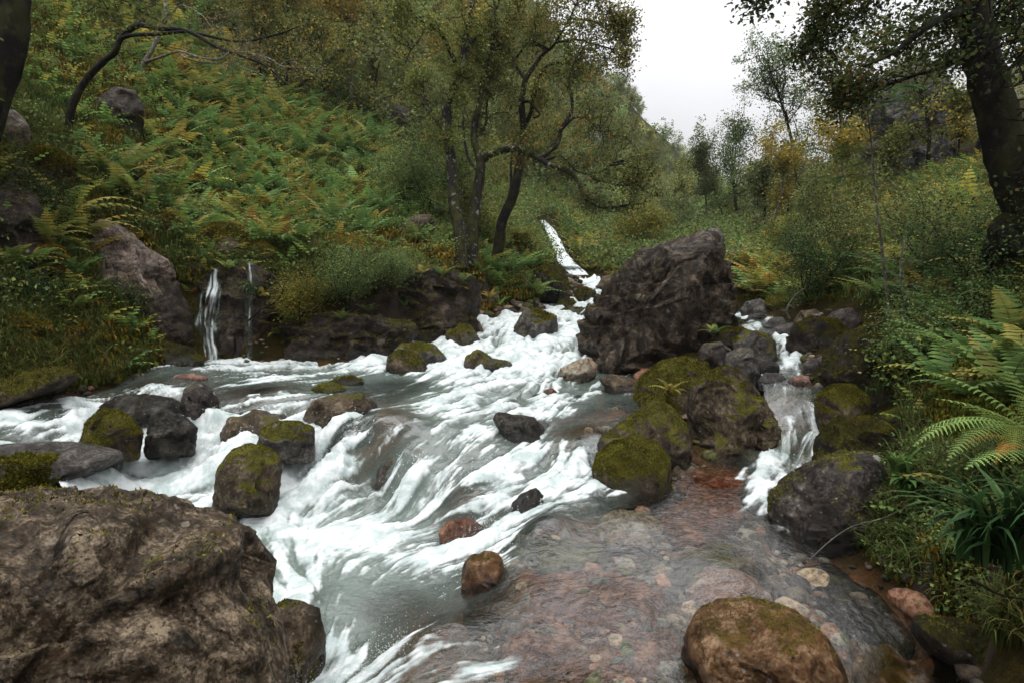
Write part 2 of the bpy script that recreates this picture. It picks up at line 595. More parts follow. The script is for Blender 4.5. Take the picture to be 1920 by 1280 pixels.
def rock_mat(name, c1, c2, c3, lichen=0.2, moss=0.3, lcol=(0.36, 0.34, 0.30), mcol=((0.028, 0.030, 0.005), (0.135, 0.125, 0.016)), rough=0.55, strata=0.0, scale=1.0, bright=1.45):
    k = N(name)
    v = k.tex()
    big = k.noise(v, 1.6 * scale, 6, 0.6, 0.5)
    fine = k.noise(v, 5.5 * scale, 14, 0.82, 0.3)
    grain = k.noise(v, 38 * scale, 8, 0.8)
    c1, c2, c3 = [tuple(min(0.6, x * g) for x in c) for c, g in ((c1, 0.8), (c2, bright), (c3, bright * 1.25))]
    mid = tuple(0.5 * (x + y) for x, y in zip(c1, c2))
    col = k.ramp(k.math('ADD', k.math('MULTIPLY', fine, 0.72), k.math('MULTIPLY', grain, 0.28)), [(0.425, c1), (0.475, mid), (0.515, c2), (0.585, c3)])
    col = k.mix(k.mrange(big, 0.44, 0.60, 0.0, 0.45), col, k.mix(0.5, col, c1))
    stain = k.noise(k.mapping(v, (1, 1, 1), (5, 5, 5)), 2.6 * scale, 8, 0.7, 0.8)
    col = k.mix(k.mrange(stain, 0.52, 0.66, 0.0, 0.5), col, k.mix(0.6, col, (c2[0] * 1.25, c2[1] * 0.85, c2[2] * 0.55)))
    pit = k.voro(k.mapping(v, (1, 1, 1.5)), 24 * scale)
    col = k.mix(k.mrange(pit, 0.26, 0.10, 0.0, 0.8), col, c1)
    crk = k.voro(k.mapping(k.mix(0.12, v, k.n.new('ShaderNodeTexNoise').outputs['Color']), (1, 1, 1.7)), 2.3 * scale, 'DISTANCE_TO_EDGE')
    crm = k.mrange(crk, 0.0, 0.022, 1.0, 0.0)
    crm = k.math('MULTIPLY', crm, k.mrange(k.noise(v, 1.9, 4), 0.48, 0.6))
    col = k.mix(k.math('MULTIPLY', crm, 0.85), col, (0.003, 0.0025, 0.002))
    # pale crustose lichen: rounded blotches with ragged rims
    lv = k.voro(k.mapping(v, (1, 1, 1), (3, 1, 7)), 7 * scale)
    ln = k.noise(v, 22 * scale, 5, 0.7)
    ld = k.math('ADD', lv, k.math('MULTIPLY', ln, 0.45))
    zone = k.mrange(k.noise(v, 2.2 * scale, 3), 0.62 - 0.25 * lichen, 0.78 - 0.25 * lichen)
    lm = k.math('MULTIPLY', k.mrange(ld, 0.47, 0.40), zone)
    col = k.mix(k.math('MULTIPLY', lm, min(1, 0.4 + lichen)), col, lcol)
    sv = k.voro(k.mapping(v, (1, 1, 1.2), (2, 8, 4)), 21 * scale)
    sm_ = k.math('MULTIPLY', k.mrange(k.math('ADD', sv, k.math('MULTIPLY', grain, 0.3)), 0.36, 0.29), k.mrange(k.noise(v, 3.3 * scale, 4), 0.50, 0.60))
    col = k.mix(k.math('MULTIPLY', sm_, 0.75), col, tuple(0.8 * x for x in lcol))
    h = k.math('ADD', k.math('MULTIPLY', fine, 1.3), k.math('MULTIPLY', grain, 0.4))
    if strata:
        w = k.noise(k.mapping(v, (0.8, 1.2, 7.0), (0, 0, 0), (0.1, 0.25, 0)), 1.6, 7, 0.7, 0.6)
        h = k.math('ADD', h, k.math('MULTIPLY', w, 1.6 * strata))
        col = k.mix(k.mrange(w, 0.44, 0.36, 0.0, 0.7), col, k.mix(0.8, col, (0.004, 0.0035, 0.003)))
    h = k.math('SUBTRACT', h, k.math('MULTIPLY', crm, 0.8))
    nrm = k.bump(h, 1.0, 0.09)
    nz = k.normal_z()
    if moss > 0:
        mn = k.noise(k.mapping(v, (1, 1, 1), (9, 4, 2)), 3.2 * scale, 6, 0.62)
        mm = k.math('ADD', k.math('MULTIPLY', nz, 0.55), mn)
        mmask = k.mrange(mm, 1.20 - 0.75 * moss, 1.34 - 0.75 * moss)
        mt = k.noise(v, 70, 4, 0.8)
        mc = k.ramp(k.math('ADD', k.math('MULTIPLY', mt, 0.6), k.math('MULTIPLY', k.noise(v, 5, 4), 0.4)), [(0.42, mcol[0]), (0.50, tuple(0.5 * (x + y) for x, y in zip(*mcol))), (0.57, tuple(1.1 * x for x in mcol[1]))])
        col = k.mix(mmask, col, mc)
        rg = k.mix(mmask, (rough,) * 3, (0.95,) * 3)
        nrm = k.bump(mt, 1.0, 0.03, nrm)
    else:
        rg = rough
    # darker and glossier where the stream keeps the stone wet
    wet = k.attr('wet', 'Fac')
    col = k.mix(wet, col, k.mix(1.0, col, (0.34, 0.32, 0.31), 'MULTIPLY'))
    rg = k.mix(wet, rg if moss > 0 else (rough,) * 3, (0.22,) * 3)
    sp = k.math('ADD', 0.21, k.math('MULTIPLY', wet, 0.35))
    sp = k.math('MULTIPLY', sp, k.math('SUBTRACT', 1.0, k.attr('sunk', 'Fac')))
    s = k.bsdf(col, rg, sp, nrm)
    return k.done(s)

BR1, BR2, BR3 = (0.020, 0.014, 0.008), (0.078, 0.057, 0.035), (0.185, 0.145, 0.094)
GR1, GR2, GR3 = (0.022, 0.020, 0.018), (0.075, 0.068, 0.06), (0.17, 0.155, 0.14)
R_BROWN = rock_mat('brown_rock', BR1, BR2, BR3, 0.15, 0.25)
R_BMOSS = rock_mat('mossy_brown_rock', BR1, BR2, BR3, 0.15, 0.62)
R_FULL = rock_mat('moss_covered_rock', BR1, BR2, BR3, 0.1, 0.88)
R_GREY = rock_mat('grey_rock', GR1, GR2, GR3, 0.35, 0.22)
R_GMOSS = rock_mat('mossy_grey_rock', GR1, GR2, GR3, 0.3, 0.6)
R_DARK = rock_mat('wet_dark_rock', (0.006, 0.0055, 0.0045), (0.026, 0.023, 0.018), (0.075, 0.067, 0.055), 0.1, 0.12, rough=0.3)
R_DMOSS = rock_mat('dark_mossy_rock', (0.006, 0.005, 0.004), (0.024, 0.018, 0.013), (0.06, 0.048, 0.036), 0.1, 0.7, mcol=((0.010, 0.010, 0.002), (0.05, 0.044, 0.006)), rough=0.5)
R_LICH = rock_mat('lichen_spotted_rock', (0.012, 0.010, 0.009), (0.045, 0.036, 0.031), (0.11, 0.09, 0.078), 0.75, 0.3, lcol=(0.42, 0.42, 0.38), scale=0.9)
R_TAN = rock_mat('pale_tan_rock', (0.06, 0.045, 0.03), (0.26, 0.21, 0.15), (0.42, 0.36, 0.27), 0.2, 0.0)
R_PINK = rock_mat('pink_rock', (0.14, 0.075, 0.055), (0.30, 0.17, 0.13), (0.42, 0.27, 0.22), 0.1, 0.0, rough=0.35)
R_RED = rock_mat('reddish_rock', (0.05, 0.022, 0.013), (0.15, 0.068, 0.04), (0.26, 0.14, 0.09), 0.1, 0.1, rough=0.4)
R_ORANGE = rock_mat('rust_stained_rock', (0.035, 0.018, 0.008), (0.13, 0.068, 0.030), (0.25, 0.165, 0.10), 0.45, 0.3, mcol=((0.03, 0.02, 0.004), (0.12, 0.075, 0.015)), rough=0.4)
R_STRATA = rock_mat('layered_boulder', (0.010, 0.0075, 0.005), (0.046, 0.034, 0.023), (0.15, 0.117, 0.083), 0.35, 0.12, lcol=(0.26, 0.23, 0.21), strata=1.0, rough=0.30)
R_FORE = rock_mat('weathered_boulder', (0.014, 0.010, 0.006), (0.074, 0.054, 0.034), (0.24, 0.185, 0.125), 0.5, 0.04, lcol=(0.30, 0.255, 0.20), strata=0.0, rough=0.5, scale=1.5)
R_SLAB = rock_mat('pale_slab', (0.05, 0.036, 0.028), (0.17, 0.13, 0.105), (0.33, 0.265, 0.22), 0.25, 0.0, strata=0.3, rough=0.4)
R_CLIFF = rock_mat('bank_cliff', (0.008, 0.006, 0.004), (0.034, 0.025, 0.018), (0.10, 0.076, 0.056), 0.15, 0.36, strata=0.8, rough=0.4, mcol=((0.015, 0.015, 0.003), (0.07, 0.06, 0.01)))
R_CRAG = rock_mat('grey_crag', (0.03, 0.028, 0.03), (0.085, 0.08, 0.084), (0.16, 0.15, 0.155), 0.2, 0.25, strata=0.6, scale=0.4)
# ------------------------------------------------------------------ ground
def ground_mat():
    k = N('mossy_ground')
    v = k.tex()
    bed = k.attr('bed', 'Fac')
    a = k.noise(v, 1.1, 6, 0.65, 0.4)
    b = k.noise(v, 4.5, 8, 0.7)
    f = k.noise(v, 38, 4, 0.75)
    col = k.ramp(a, [(0.30, (0.012, 0.010, 0.005)), (0.42, (0.040, 0.042, 0.010)), (0.52, (0.085, 0.062, 0.013)), (0.62, (0.055, 0.062, 0.012)), (0.75, (0.10, 0.070, 0.016))])
    col = k.mix(k.mrange(b, 0.35, 0.7, 0.0, 0.8), k.mix(0.6, col, (0.012, 0.009, 0.005)), col)
    col = k.mix(k.mrange(f, 0.3, 0.7, 0.75, 0.0), col, (0.010, 0.009, 0.004))
    far = k.attr('far', 'Fac')
    fc = k.ramp(k.noise(v, 0.16, 7, 0.7), [(0.32, (0.012, 0.015, 0.006)), (0.48, (0.045, 0.048, 0.014)), (0.60, (0.10, 0.075, 0.02)), (0.72, (0.05, 0.06, 0.018))])
    col = k.mix(1.0, col, (0.62, 0.60, 0.55), 'MULTIPLY')
    col = k.mix(far, col, fc)
    st = k.math('MULTIPLY', k.mrange(k.normal_z(), 0.55, 0.38), k.math('SUBTRACT', 1.0, far))
    rk = k.ramp(b, [(0.3, (0.010, 0.007, 0.005)), (0.7, (0.06, 0.045, 0.034))])
    col = k.mix(st, col, rk)
    # stream bed: cobbles of brown, grey and rusty stone
    wv = k.mix(0.22, v, k.n.new('ShaderNodeTexNoise').outputs['Color'])
    vc = k.voro(k.mapping(wv, (1, 1, 1.4)), 5.0, out='Color')
    vd = k.voro(k.mapping(wv, (1, 1, 1.4)), 5.0)
    sx = k.n.new('ShaderNodeSeparateColor')
    k.l.new(vc, sx.inputs[0])
    pc = k.ramp(sx.outputs[0], [(0.0, (0.030, 0.022, 0.016)), (0.3, (0.075, 0.055, 0.042)), (0.5, (0.15, 0.075, 0.05)), (0.68, (0.09, 0.082, 0.072)), (0.85, (0.20, 0.115, 0.08)), (1.0, (0.25, 0.19, 0.14))])
    slab = k.ramp(k.noise(v, 1.7, 6, 0.6, 0.6), [(0.36, (0.025, 0.019, 0.012)), (0.45, (0.10, 0.070, 0.042)), (0.53, (0.19, 0.085, 0.048)), (0.58, (0.09, 0.065, 0.04)), (0.68, (0.13, 0.11, 0.08))])
    pc = k.mix(0.80, pc, slab)
    pc = k.mix(1.0, pc, (1.0, 0.80, 0.60), 'MULTIPLY')
    pc = k.mix(k.mrange(b, 0.3, 0.7, 0.7, 0.0), pc, (0.05, 0.036, 0.022))
    pc = k.mix(k.mrange(vd, 0.5, 0.9, 0.0, 0.5), pc, (0.012, 0.009, 0.006))
    pc = k.mix(k.mrange(f, 0.35, 0.6, 0.55, 0.0), pc, (0.012, 0.009, 0.006))
    col = k.mix(bed, col, pc)
    h = k.math('ADD', b, k.math('MULTIPLY', f, 0.5))
    return k.done(k.bsdf(col, 0.9, 0.05, k.bump(h, 1.0, 0.05)))

V = np.stack([GX.ravel(), GY.ravel(), GZ.ravel()], 1)
idx = np.arange(NU * NV).reshape(NV, NU)
F = np.stack([idx[:-1, :-1].ravel(), idx[:-1, 1:].ravel(), idx[1:, 1:].ravel(), idx[1:, :-1].ravel()], 1)
bedA = sstep(0.05, -0.06, GZ - GW).ravel() * GS.ravel()
farA = sstep(28, 55, GY.ravel())
grd = kind(link('ground', mesh('ground', V, F, ground_mat(), None, True, {'bed': bedA, 'far': farA})), 'structure')

# ------------------------------------------------------------------ stream water
FLOW = [  # streamlines in photograph pixels; each runs with the current
 [(1130,545),(1095,560),(1040,575),(960,590),(930,612),(880,650)],
 [(1095,560),(1060,590),(1050,620),(1060,650),(1040,690),(980,715),(900,740)],
 [(860,590),(780,620),(700,655),(620,690),(450,700),(300,735),(150,770),(0,815)],
 [(930,612),(900,660),(820,700),(740,730),(640,760),(560,790),(480,830),(380,860),(260,895)],
 [(980,715),(900,745),(800,775),(720,810),(640,860),(560,910),(480,950)],
 [(1040,690),(1000,750),(900,800),(840,850),(780,920),(720,980),(640,1010)],
 [(1200,705),(1130,770),(1090,830),(1060,890),(980,930),(900,970),(800,1000),(700,1040)],
 [(1060,890),(1010,940),(940,985),(860,1010),(760,1040),(680,1100),(630,1180),(590,1280)],
 [(620,740),(540,760),(440,790),(330,810)],
 [(480,950),(520,1020),(560,1090),(590,1180),(560,1280)],
 [(1392,587),(1440,602),(1472,645),(1480,702),(1482,728),(1490,765),(1500,800),(1490,880),(1430,930),(1330,990),(1200,1050),(1080,1110),(960,1170),(840,1210),(740,1260)],
 [(1350,880),(1250,940),(1150,990),(1050,1000),(960,1020),(880,1050)],
 [(1480,910),(1560,1020),(1640,1120),(1720,1220),(1800,1290)],
 [(1430,930),(1400,1020),(1360,1100),(1250,1180),(1120,1240),(1000,1300)],
 [(1200,1050),(1060,1060),(960,1070)],
]
FP, FT = [], []
for ln in FLOW:
    w = np.array([PZ(x, y, 0.4) if DZ(x, y, 0.4) > 0 and y > 640 else P(x, y, 12) for x, y in ln])
    for i, (x, y) in enumerate(ln):            # put each point on the water itself
        z = 0.4
        for _ in range(12):
            if y > 600:
                q = PZ(x, y, z)
            else:
                q = P(x, y, 12 + (640 - y) * 0.09)
            z = 0.5 * z + 0.5 * float(tzw(q[0:1], q[1:2])[0])
        w[i] = q
    w = smooth_path(w, 5)
    tg = np.gradient(w[:, :2], axis=0)
    tg /= np.linalg.norm(tg, axis=1)[:, None] + 1e-9
    FP.append(w[:, :2])
    FT.append(tg)
FP, FT = np.concatenate(FP), np.concatenate(FT)
cell = 0.08
fx0, fx1, fy0, fy1 = -9.0, 5.5, 1.0, 27.0
fgx = np.arange(fx0, fx1, cell)
fgy = np.arange(fy0, fy1, cell)
mx, my = np.meshgrid(fgx, fgy)
mq = np.stack([mx.ravel(), my.ravel()], 1)
fl = np.empty((len(mq), 2))
for s in range(0, len(mq), 8000):
    d2 = ((mq[s:s + 8000, None, :] - FP[None]) ** 2).sum(2)
    w = 1 / (d2 + 0.02) ** 2
    fl[s:s + 8000] = (w @ FT) / w.sum(1)[:, None]
fl /= np.linalg.norm(fl, axis=1)[:, None] + 1e-9
fl = fl.reshape(len(fgy), len(fgx), 2)

def flow_at(p):
    i = np.clip(((p[:, 1] - fy0) / cell).round().astype(int), 0, len(fgy) - 1)
    j = np.clip(((p[:, 0] - fx0) / cell).round().astype(int), 0, len(fgx) - 1)
    return fl[i, j]

def lic(p, freq, length, steps, seed, warp=0.0):
    """noise smeared along the current"""
    acc = np.zeros(len(p))
    for sgn in (1, -1):
        q = p[:, :2].copy()
        h = length / steps
        for s in range(steps):
            f = flow_at(q)
            q = q + sgn * h * f
            acc += perlin(np.stack([q[:, 0] * freq, q[:, 1] * freq, np.full(len(q), seed + 0.5)], 1))
    acc /= 2 * steps
    return acc / (acc.std() + 1e-9)

# how white (0..1.3) and how milky (0..1) the water is, in photograph pixels
FOAM = [(650,1000,1.15),(450,950,1.2),(250,900,1.15),(550,960,1.25),(750,1000,1.0),(840,1040,.85),(650,1060,.62),(600,1120,.45),(720,1090,.5),(640,1200,.85),(560,1270,.95),(800,1090,.55),(700,1140,.3),(760,1120,.2),
 (330,850,1.1),(430,820,1.1),(520,770,.6),(280,880,1.15),(400,765,.35),(300,740,.45),(480,740,.3),(560,720,.35),(470,700,.7),(600,690,.85),(680,675,1.05),(250,735,.5),(150,765,.75),(60,790,.65),(0,815,.6),(100,750,.35),
 (560,905,1.15),(500,850,1.0),(640,830,.9),(700,830,.42),(640,900,.95),(760,950,.8),(760,880,.68),(800,855,.62),(820,900,.58),(870,850,.5),(930,840,.62),(900,780,.55),(800,765,.7),(750,790,.35),(850,735,.62),(780,720,.2),(700,740,.2),(640,780,.85),(900,730,.8),(960,700,1.15),(1000,690,1.1),(1040,720,.7),(1080,690,1.0),
 (1000,880,.8),(950,960,1.0),(900,985,1.05),(860,960,.5),(830,970,.6),(1050,935,.75),(1100,880,.9),(1080,820,.25),(1100,780,.25),(1050,760,.6),(1150,770,.3),(1180,735,.4),(1200,700,.3),(960,760,.85),(1000,800,.2),(1050,860,.95),(1130,920,.6),
 (760,630,1.1),(690,650,1.1),(850,640,1.05),(950,630,1.1),(1000,650,1.15),(1060,640,.9),(1070,610,1.0),(930,600,1.0),(1000,570,1.0),(1080,556,.85),(1110,530,1.1),(880,680,1.15),(820,690,1.05),
 (1200,960,.22),(1100,1000,.3),(1350,890,.12),(1430,890,.75),(1450,905,.7),(1400,1000,.08),(1300,1050,.1),(1000,1100,.2),(1150,1150,.28),(1500,1100,.1),(1650,1220,.1),(1350,1290,.2),(1000,1250,.28),(850,1200,.4),(760,1250,.45),(960,1060,.38),(900,1090,.4),(1400,1105,.3),(1070,975,.5),(1000,1010,.45),(1250,920,.15),(1180,1100,.22),(1560,1160,.1),(1600,1085,.08),(1720,1165,.08),(1810,1235,.08),(1100,1200,.25),
 (1470,870,.45),(1500,820,.35),(1490,775,.42),(1482,740,.2),(1480,702,.5),(1475,660,.72),(1440,605,.7),(1392,590,.9)]
MILK = [(650,1000,.95),(650,1100,.9),(600,1200,.8),(750,1050,.85),(760,1130,.75),(700,1180,.7),(780,1100,.6),(450,950,.9),(560,1270,.7),(760,900,.8),(700,820,.5),(560,800,.6),(850,760,.75),(480,740,.45),(560,710,.6),(300,740,.45),(100,780,.45),(0,810,.45),
 (950,700,.8),(1100,780,.5),(1050,850,.5),(1000,950,.45),(880,950,.55),(760,640,.8),(1000,620,.8),(1100,540,.8),(1200,700,.4),(1180,740,.35),(950,1050,.28),(860,1100,.35),(760,1240,.3),(850,1190,.25),(680,1260,.55),
 (1200,960,.15),(1350,890,.06),(1450,890,.25),(1000,1130,.18),(1000,1250,.2),(1200,1150,.14),(1350,1290,.12),(1500,1100,.16),(1650,1220,.12),(1400,1000,.1),(1490,780,.25),(1475,660,.4),(1440,605,.4)]

def on_water(px, py):
    z, q = 0.5, None
    for _ in range(14):
        q = PZ(px, py, z) if py > 612 else P(px, py, 12 + (640 - py) * 0.095)
        z = 0.5 * z + 0.5 * float(tzw(q[0:1], q[1:2])[0])
    return q
foamF = RBF(np.array([on_water(a, b) for a, b, _ in FOAM]), np.array([c - 0.16 if c < 0.32 else c for _, _, c in FOAM]), 0.01, 2e-3)
milkF = RBF(np.array([on_water(a, b) for a, b, _ in MILK]), np.array([c for _, _, c in MILK]), 0.02, 5e-3)

NWU, NWV = 1000, 760
wu = np.linspace(-1.02, 0.92, NWU)
ww = np.linspace(1 / 1.75, 1 / 25.5, NWV)
WU, WW = np.meshgrid(wu, ww)
WY = 1 / WW
WX = WU * WY
uvq = np.stack([WU.ravel(), np.log(WY).ravel() * VS], 1)
wz0 = CAMZ + waterF.at_uv(uvq) * WY.ravel()
wp = np.stack([WX.ravel(), WY.ravel(), wz0], 1)
ppx, ppy, _d = proj(wp)
keep = inside(ppx, ppy, STREAM)
gz = tz(wp[:, 0], wp[:, 1])
keep &= (wz0 > gz - 0.22)
kq = keep.reshape(NWV, NWU)
fk = kq[:-1, :-1] & kq[:-1, 1:] & kq[1:, 1:] & kq[1:, :-1]
idw = np.arange(NWU * NWV).reshape(NWV, NWU)
WF = np.stack([idw[:-1, :-1][fk], idw[1:, :-1][fk], idw[1:, 1:][fk], idw[:-1, 1:][fk]], 1)
used = np.unique(WF)
remap = np.full(NWU * NWV, -1)
remap[used] = np.arange(len(used))
WF = remap[WF]
wp = wp[used]
uvq = uvq[used]
fo = foamF.at_uv(uvq)
mi = np.clip(milkF.at_uv(uvq), 0, 1)
L1 = lic(wp, 3.6, 0.55, 9, 1)
L2 = lic(wp, 11.0, 0.22, 8, 2)
L3 = lic(wp, 34.0, 0.075, 6, 3)
T1 = fbm(np.stack([wp[:, 0] * 2.3, wp[:, 1] * 2.3, np.full(len(wp), 3.1)], 1), 3)
T2 = ridged(np.stack([wp[:, 0] * 5.5, wp[:, 1] * 5.5, np.full(len(wp), 8.1)], 1), 3)
T3 = fbm(np.stack([wp[:, 0] * 19, wp[:, 1] * 19, np.full(len(wp), 5.1)], 1), 3)
fw = np.clip(6.0 / wp[:, 1], 0.25, 1.0)
pat = 0.75 * L1 + 0.68 * L2 + 0.36 * L3 * fw + 0.75 * T1 + 0.2 * T3 * fw
pat /= pat.std()
gy_, gx_ = 0.06, 0.06
s0 = CAMZ + waterF(wp) * wp[:, 1]
sx1 = CAMZ + waterF(wp + np.array([gx_, 0, 0])) * wp[:, 1]
sy1 = CAMZ + waterF(wp + np.array([0, gy_, 0])) * (wp[:, 1] + gy_)
steepw = np.hypot((sx1 - s0) / gx_, (sy1 - s0) / gy_)
fall = sstep(0.22, 0.7, steepw)
foamA = (1 - 0.55 * sstep(0.30, 0.05, fo)) * sstep(-0.9, 1.15, (fo - 0.70) * 2.3 + 0.72 * pat + 0.25 * fall)
thread = sstep(0.1, 1.7, 0.75 * L2 + 0.65 * L3 + 0.3 * T3)        # white threads combed down the falls
foamA = np.clip(foamA + 0.55 * thread * sstep(0.25, 0.55, fo) * (0.35 + 0.65 * fall) * (1 - foamA), 0, 1)
foamA = foamA - 0.30 * sstep(0.3, 1.6, -L2 - 0.5 * L1) * sstep(0.5, 1.0, foamA)
slope = np.clip(fo, 0, 1.2)
turb = (0.12 + 0.88 * sstep(0.25, 0.95, fo)) * (1 + 1.1 * fall)
nearf = np.clip(wp[:, 1] / 6.0, 0.55, 1.15)
amp = 0.055 * turb * nearf
dz = amp * (0.5 * L1 + 0.9 * T1 * 1.6 + 0.22 * T2) + 0.012 * turb * nearf * (L2 + 1.3 * T3 * fw) + 0.0012 * L3 * (0.3 + turb)
for sx_, sy_, sr_, sh_ in [(730,820,70,.16),(1108,825,45,.14),(860,950,55,.13),(1020,1010,70,.16),(1370,1085,70,.07),(800,1220,120,.14),(480,750,75,.12),(265,735,70,.10),(1180,980,50,.05),(560,1150,50,.1),(640,830,40,.1),(1000,1150,90,.06),(1180,1160,90,.06)]:
    sp = on_water(sx_, sy_)
    sr = sr_ / FPX * sp[1]
    q2 = ((wp[:, 0] - sp[0]) ** 2 + ((wp[:, 1] - sp[1]) * 0.75) ** 2) / sr ** 2
    dz = dz + sh_ * np.exp(-q2 * 1.3)
    foamA = np.clip(foamA - 0.55 * np.exp(-(q2 * 1.6) ** 2) * (0.75 - 0.25 * pat), 0, 1)
    mi = mi * (1 - 0.75 * np.exp(-q2 * 1.2))
pool = np.exp(-(((wp[:, 0] + 1.2) / 1.3) ** 2 + ((wp[:, 1] - 4.4) / 0.8) ** 2))
dz *= 1 - 0.5 * pool
dz = dz + 0.011 * foamA * nearf * (0.7 + 0.5 * T3)
shal = sstep(0.45, 0.12, fo)                     # thin clear water keeps low ripples
dz *= 1 - 0.35 * shal
mi = np.clip(mi * (1 - 0.55 * shal) - 0.07 * shal, 0, 1)
wp[:, 2] += dz

def water_mat(name='stream_water'):
    k = N(name)
    v = k.tex()
    fo, mi = k.attr('foam', 'Fac'), k.attr('milk', 'Fac')
    rip = k.noise(k.mapping(v, (1, 1, 0.6)), 16, 5, 0.6, 0.6)
    rip2 = k.noise(v, 60, 3, 0.6, 0.3)
    hh = k.math('ADD', rip, k.math('MULTIPLY', rip2, 0.3))
    nb = k.bump(hh, 0.32, 0.03)
    fr = k.n.new('ShaderNodeFresnel')
    fr.inputs['IOR'].default_value = 1.33
    k.l.new(nb, fr.inputs['Normal'])
    gl = k.shader('ShaderNodeBsdfGlossy', Color=(1, 1, 1), Roughness=0.04, Normal=nb)
    tr = k.shader('ShaderNodeBsdfTransparent', Color=(0.90, 0.90, 0.84))
    body = k.shader('ShaderNodeBsdfDiffuse', Color=k.mix(k.noise(v, 3, 4), (0.058, 0.080, 0.068), (0.155, 0.195, 0.172)), Normal=nb)
    under = k.mixs(mi, tr, body)
    wet = k.mixs(k.math('MULTIPLY', fr.outputs[0], 0.16, True), under, gl)
    fb = k.math('ADD', k.noise(v, 26, 6, 0.7, 0.3), k.math('MULTIPLY', k.noise(v, 110, 3, 0.7), 0.5))
    fc = k.mix(k.mrange(k.noise(v, 5, 5, 0.65, 0.5), 0.36, 0.6), (0.33, 0.39, 0.38), (0.56, 0.59, 0.59))
    foam = k.bsdf(fc, 0.75, 0.12, k.bump(fb, 0.35, 0.02))
    fi = k.math('ADD', fo, k.math('MULTIPLY', k.math('SUBTRACT', k.noise(v, 75, 4, 0.75), 0.5), 0.3))
    fi = k.math('MULTIPLY', k.mrange(fi, 0.12, 0.88), k.mrange(fo, 0.02, 0.15))
    return k.done(k.mixs(fi, wet, foam))

# thrown drops over the falls
def drops(n, seed):
    r = np.random.default_rng(seed)
    w = fall * np.clip(foamA, 0, 1) * (1 + 2 * np.maximum(T1, 0)) / np.maximum(wp[:, 1], 2) 
    i = r.choice(len(wp), n, p=w / w.sum())
    hgt = r.exponential(0.07, n)
    q = wp[i] + np.stack([r.normal(size=n) * 0.04, r.normal(size=n) * 0.04, hgt], 1)
    s = r.uniform(0.0018, 0.0062, n) * np.exp(-hgt * 3) * np.clip(q[:, 1] / 6.5, 0.3, 1.2)
    O = np.array([(1, 0, 0), (-1, 0, 0), (0, 1, 0), (0, -1, 0), (0, 0, 1.4), (0, 0, -1.4)])
    OF = np.array([(0, 2, 4), (2, 1, 4), (1, 3, 4), (3, 0, 4), (2, 0, 5), (1, 2, 5), (3, 1, 5), (0, 3, 5)])
    V = (q[:, None, :] + O[None] * s[:, None, None]).reshape(-1, 3)
    F = (OF[None] + (np.arange(n) * 6)[:, None, None]).reshape(-1, 3)
    k = N('spray_drop')
    m = k.done(k.bsdf((0.7, 0.73, 0.73), 0.3, 0.4))
    kind(link('spray', mesh('spray', V, F, m)), 'stuff')
drops(10000, 5)

WATER = water_mat()
stream = kind(link('stream_water', mesh('stream_water', wp, WF, WATER, None, True, {'foam': foamA, 'milk': mi})), 'structure')

def ribbon(name, path, wid, foam, seed, cross=(1, 0, 0), nu=22, sub=14, bulge=0.06):
    """a falling sheet of water: a curved band along a path, with strands"""
    p = smooth_path(path, sub)
    w = np.interp(np.linspace(0, 1, len(p)), np.linspace(0, 1, len(wid)), wid)
    c = np.asarray(cross, float)
    s = np.linspace(-1, 1, nu)
    V = (p[:, None, :] + (s[None, :, None] * w[:, None, None] * 0.5) * c)
    ln = np.concatenate([[0], np.cumsum(np.linalg.norm(np.diff(p, axis=0), axis=1))])
    q = np.stack([(s[None, :] * w[:, None] * 0.5), np.repeat(ln[:, None], nu, 1), np.full((len(p), nu), seed)], 2).reshape(-1, 3)
    st = fbm(q * np.array([22, 2.2, 1]), 3)
    st2 = fbm(q * np.array([6, 1.6, 1]) + 7, 3)
    V = V.reshape(-1, 3)
    edge = 1 - np.abs(np.tile(s, len(p))) ** 3
    V = V + np.array([0, -1, 0.3]) * ((bulge * (0.6 * st2 + 0.5 * st + 0.3) * edge)[:, None])
    V[:, 0] += 0.05 * st2 * np.repeat(w, nu)
    fa = np.clip(foam + 1.1 * st + 0.7 * st2 - 0.6 * (1 - edge), 0, 1)
    ii = np.arange(len(p) * nu).reshape(len(p), nu)
    F = np.stack([ii[:-1, :-1].ravel(), ii[1:, :-1].ravel(), ii[1:, 1:].ravel(), ii[:-1, 1:].ravel()], 1)
    o = link(name, mesh(name, V, F, WATER, None, True, {'foam': fa, 'milk': np.full(len(V), 0.08)}))
    return kind(o, 'structure')

# ------------------------------------------------------------------ boulders and stones
_ico = {}
def ico(sub):
    if sub not in _ico:
        b = bmesh.new()
        bmesh.ops.create_icosphere(b, subdivisions=sub, radius=1.0)
        b.verts.ensure_lookup_table()
        _ico[sub] = (np.array([v.co[:] for v in b.verts]), np.array([[v.index for v in f.verts] for f in b.faces]))
        b.free()
    return _ico[sub]

MOSSCOL = np.array([(0.092, 0.090, 0.012), (0.055, 0.055, 0.009), (0.115, 0.105, 0.013), (0.030, 0.030, 0.006), (0.075, 0.056, 0.010), (0.066, 0.088, 0.018)])

def vnormals(V, F):
    n = np.cross(V[F[:, 1]] - V[F[:, 0]], V[F[:, 2]] - V[F[:, 0]])
    out = np.zeros_like(V)
    for i in range(3):
        np.add.at(out, F[:, i], n)
    return out / (np.linalg.norm(out, axis=1)[:, None] + 1e-12), n

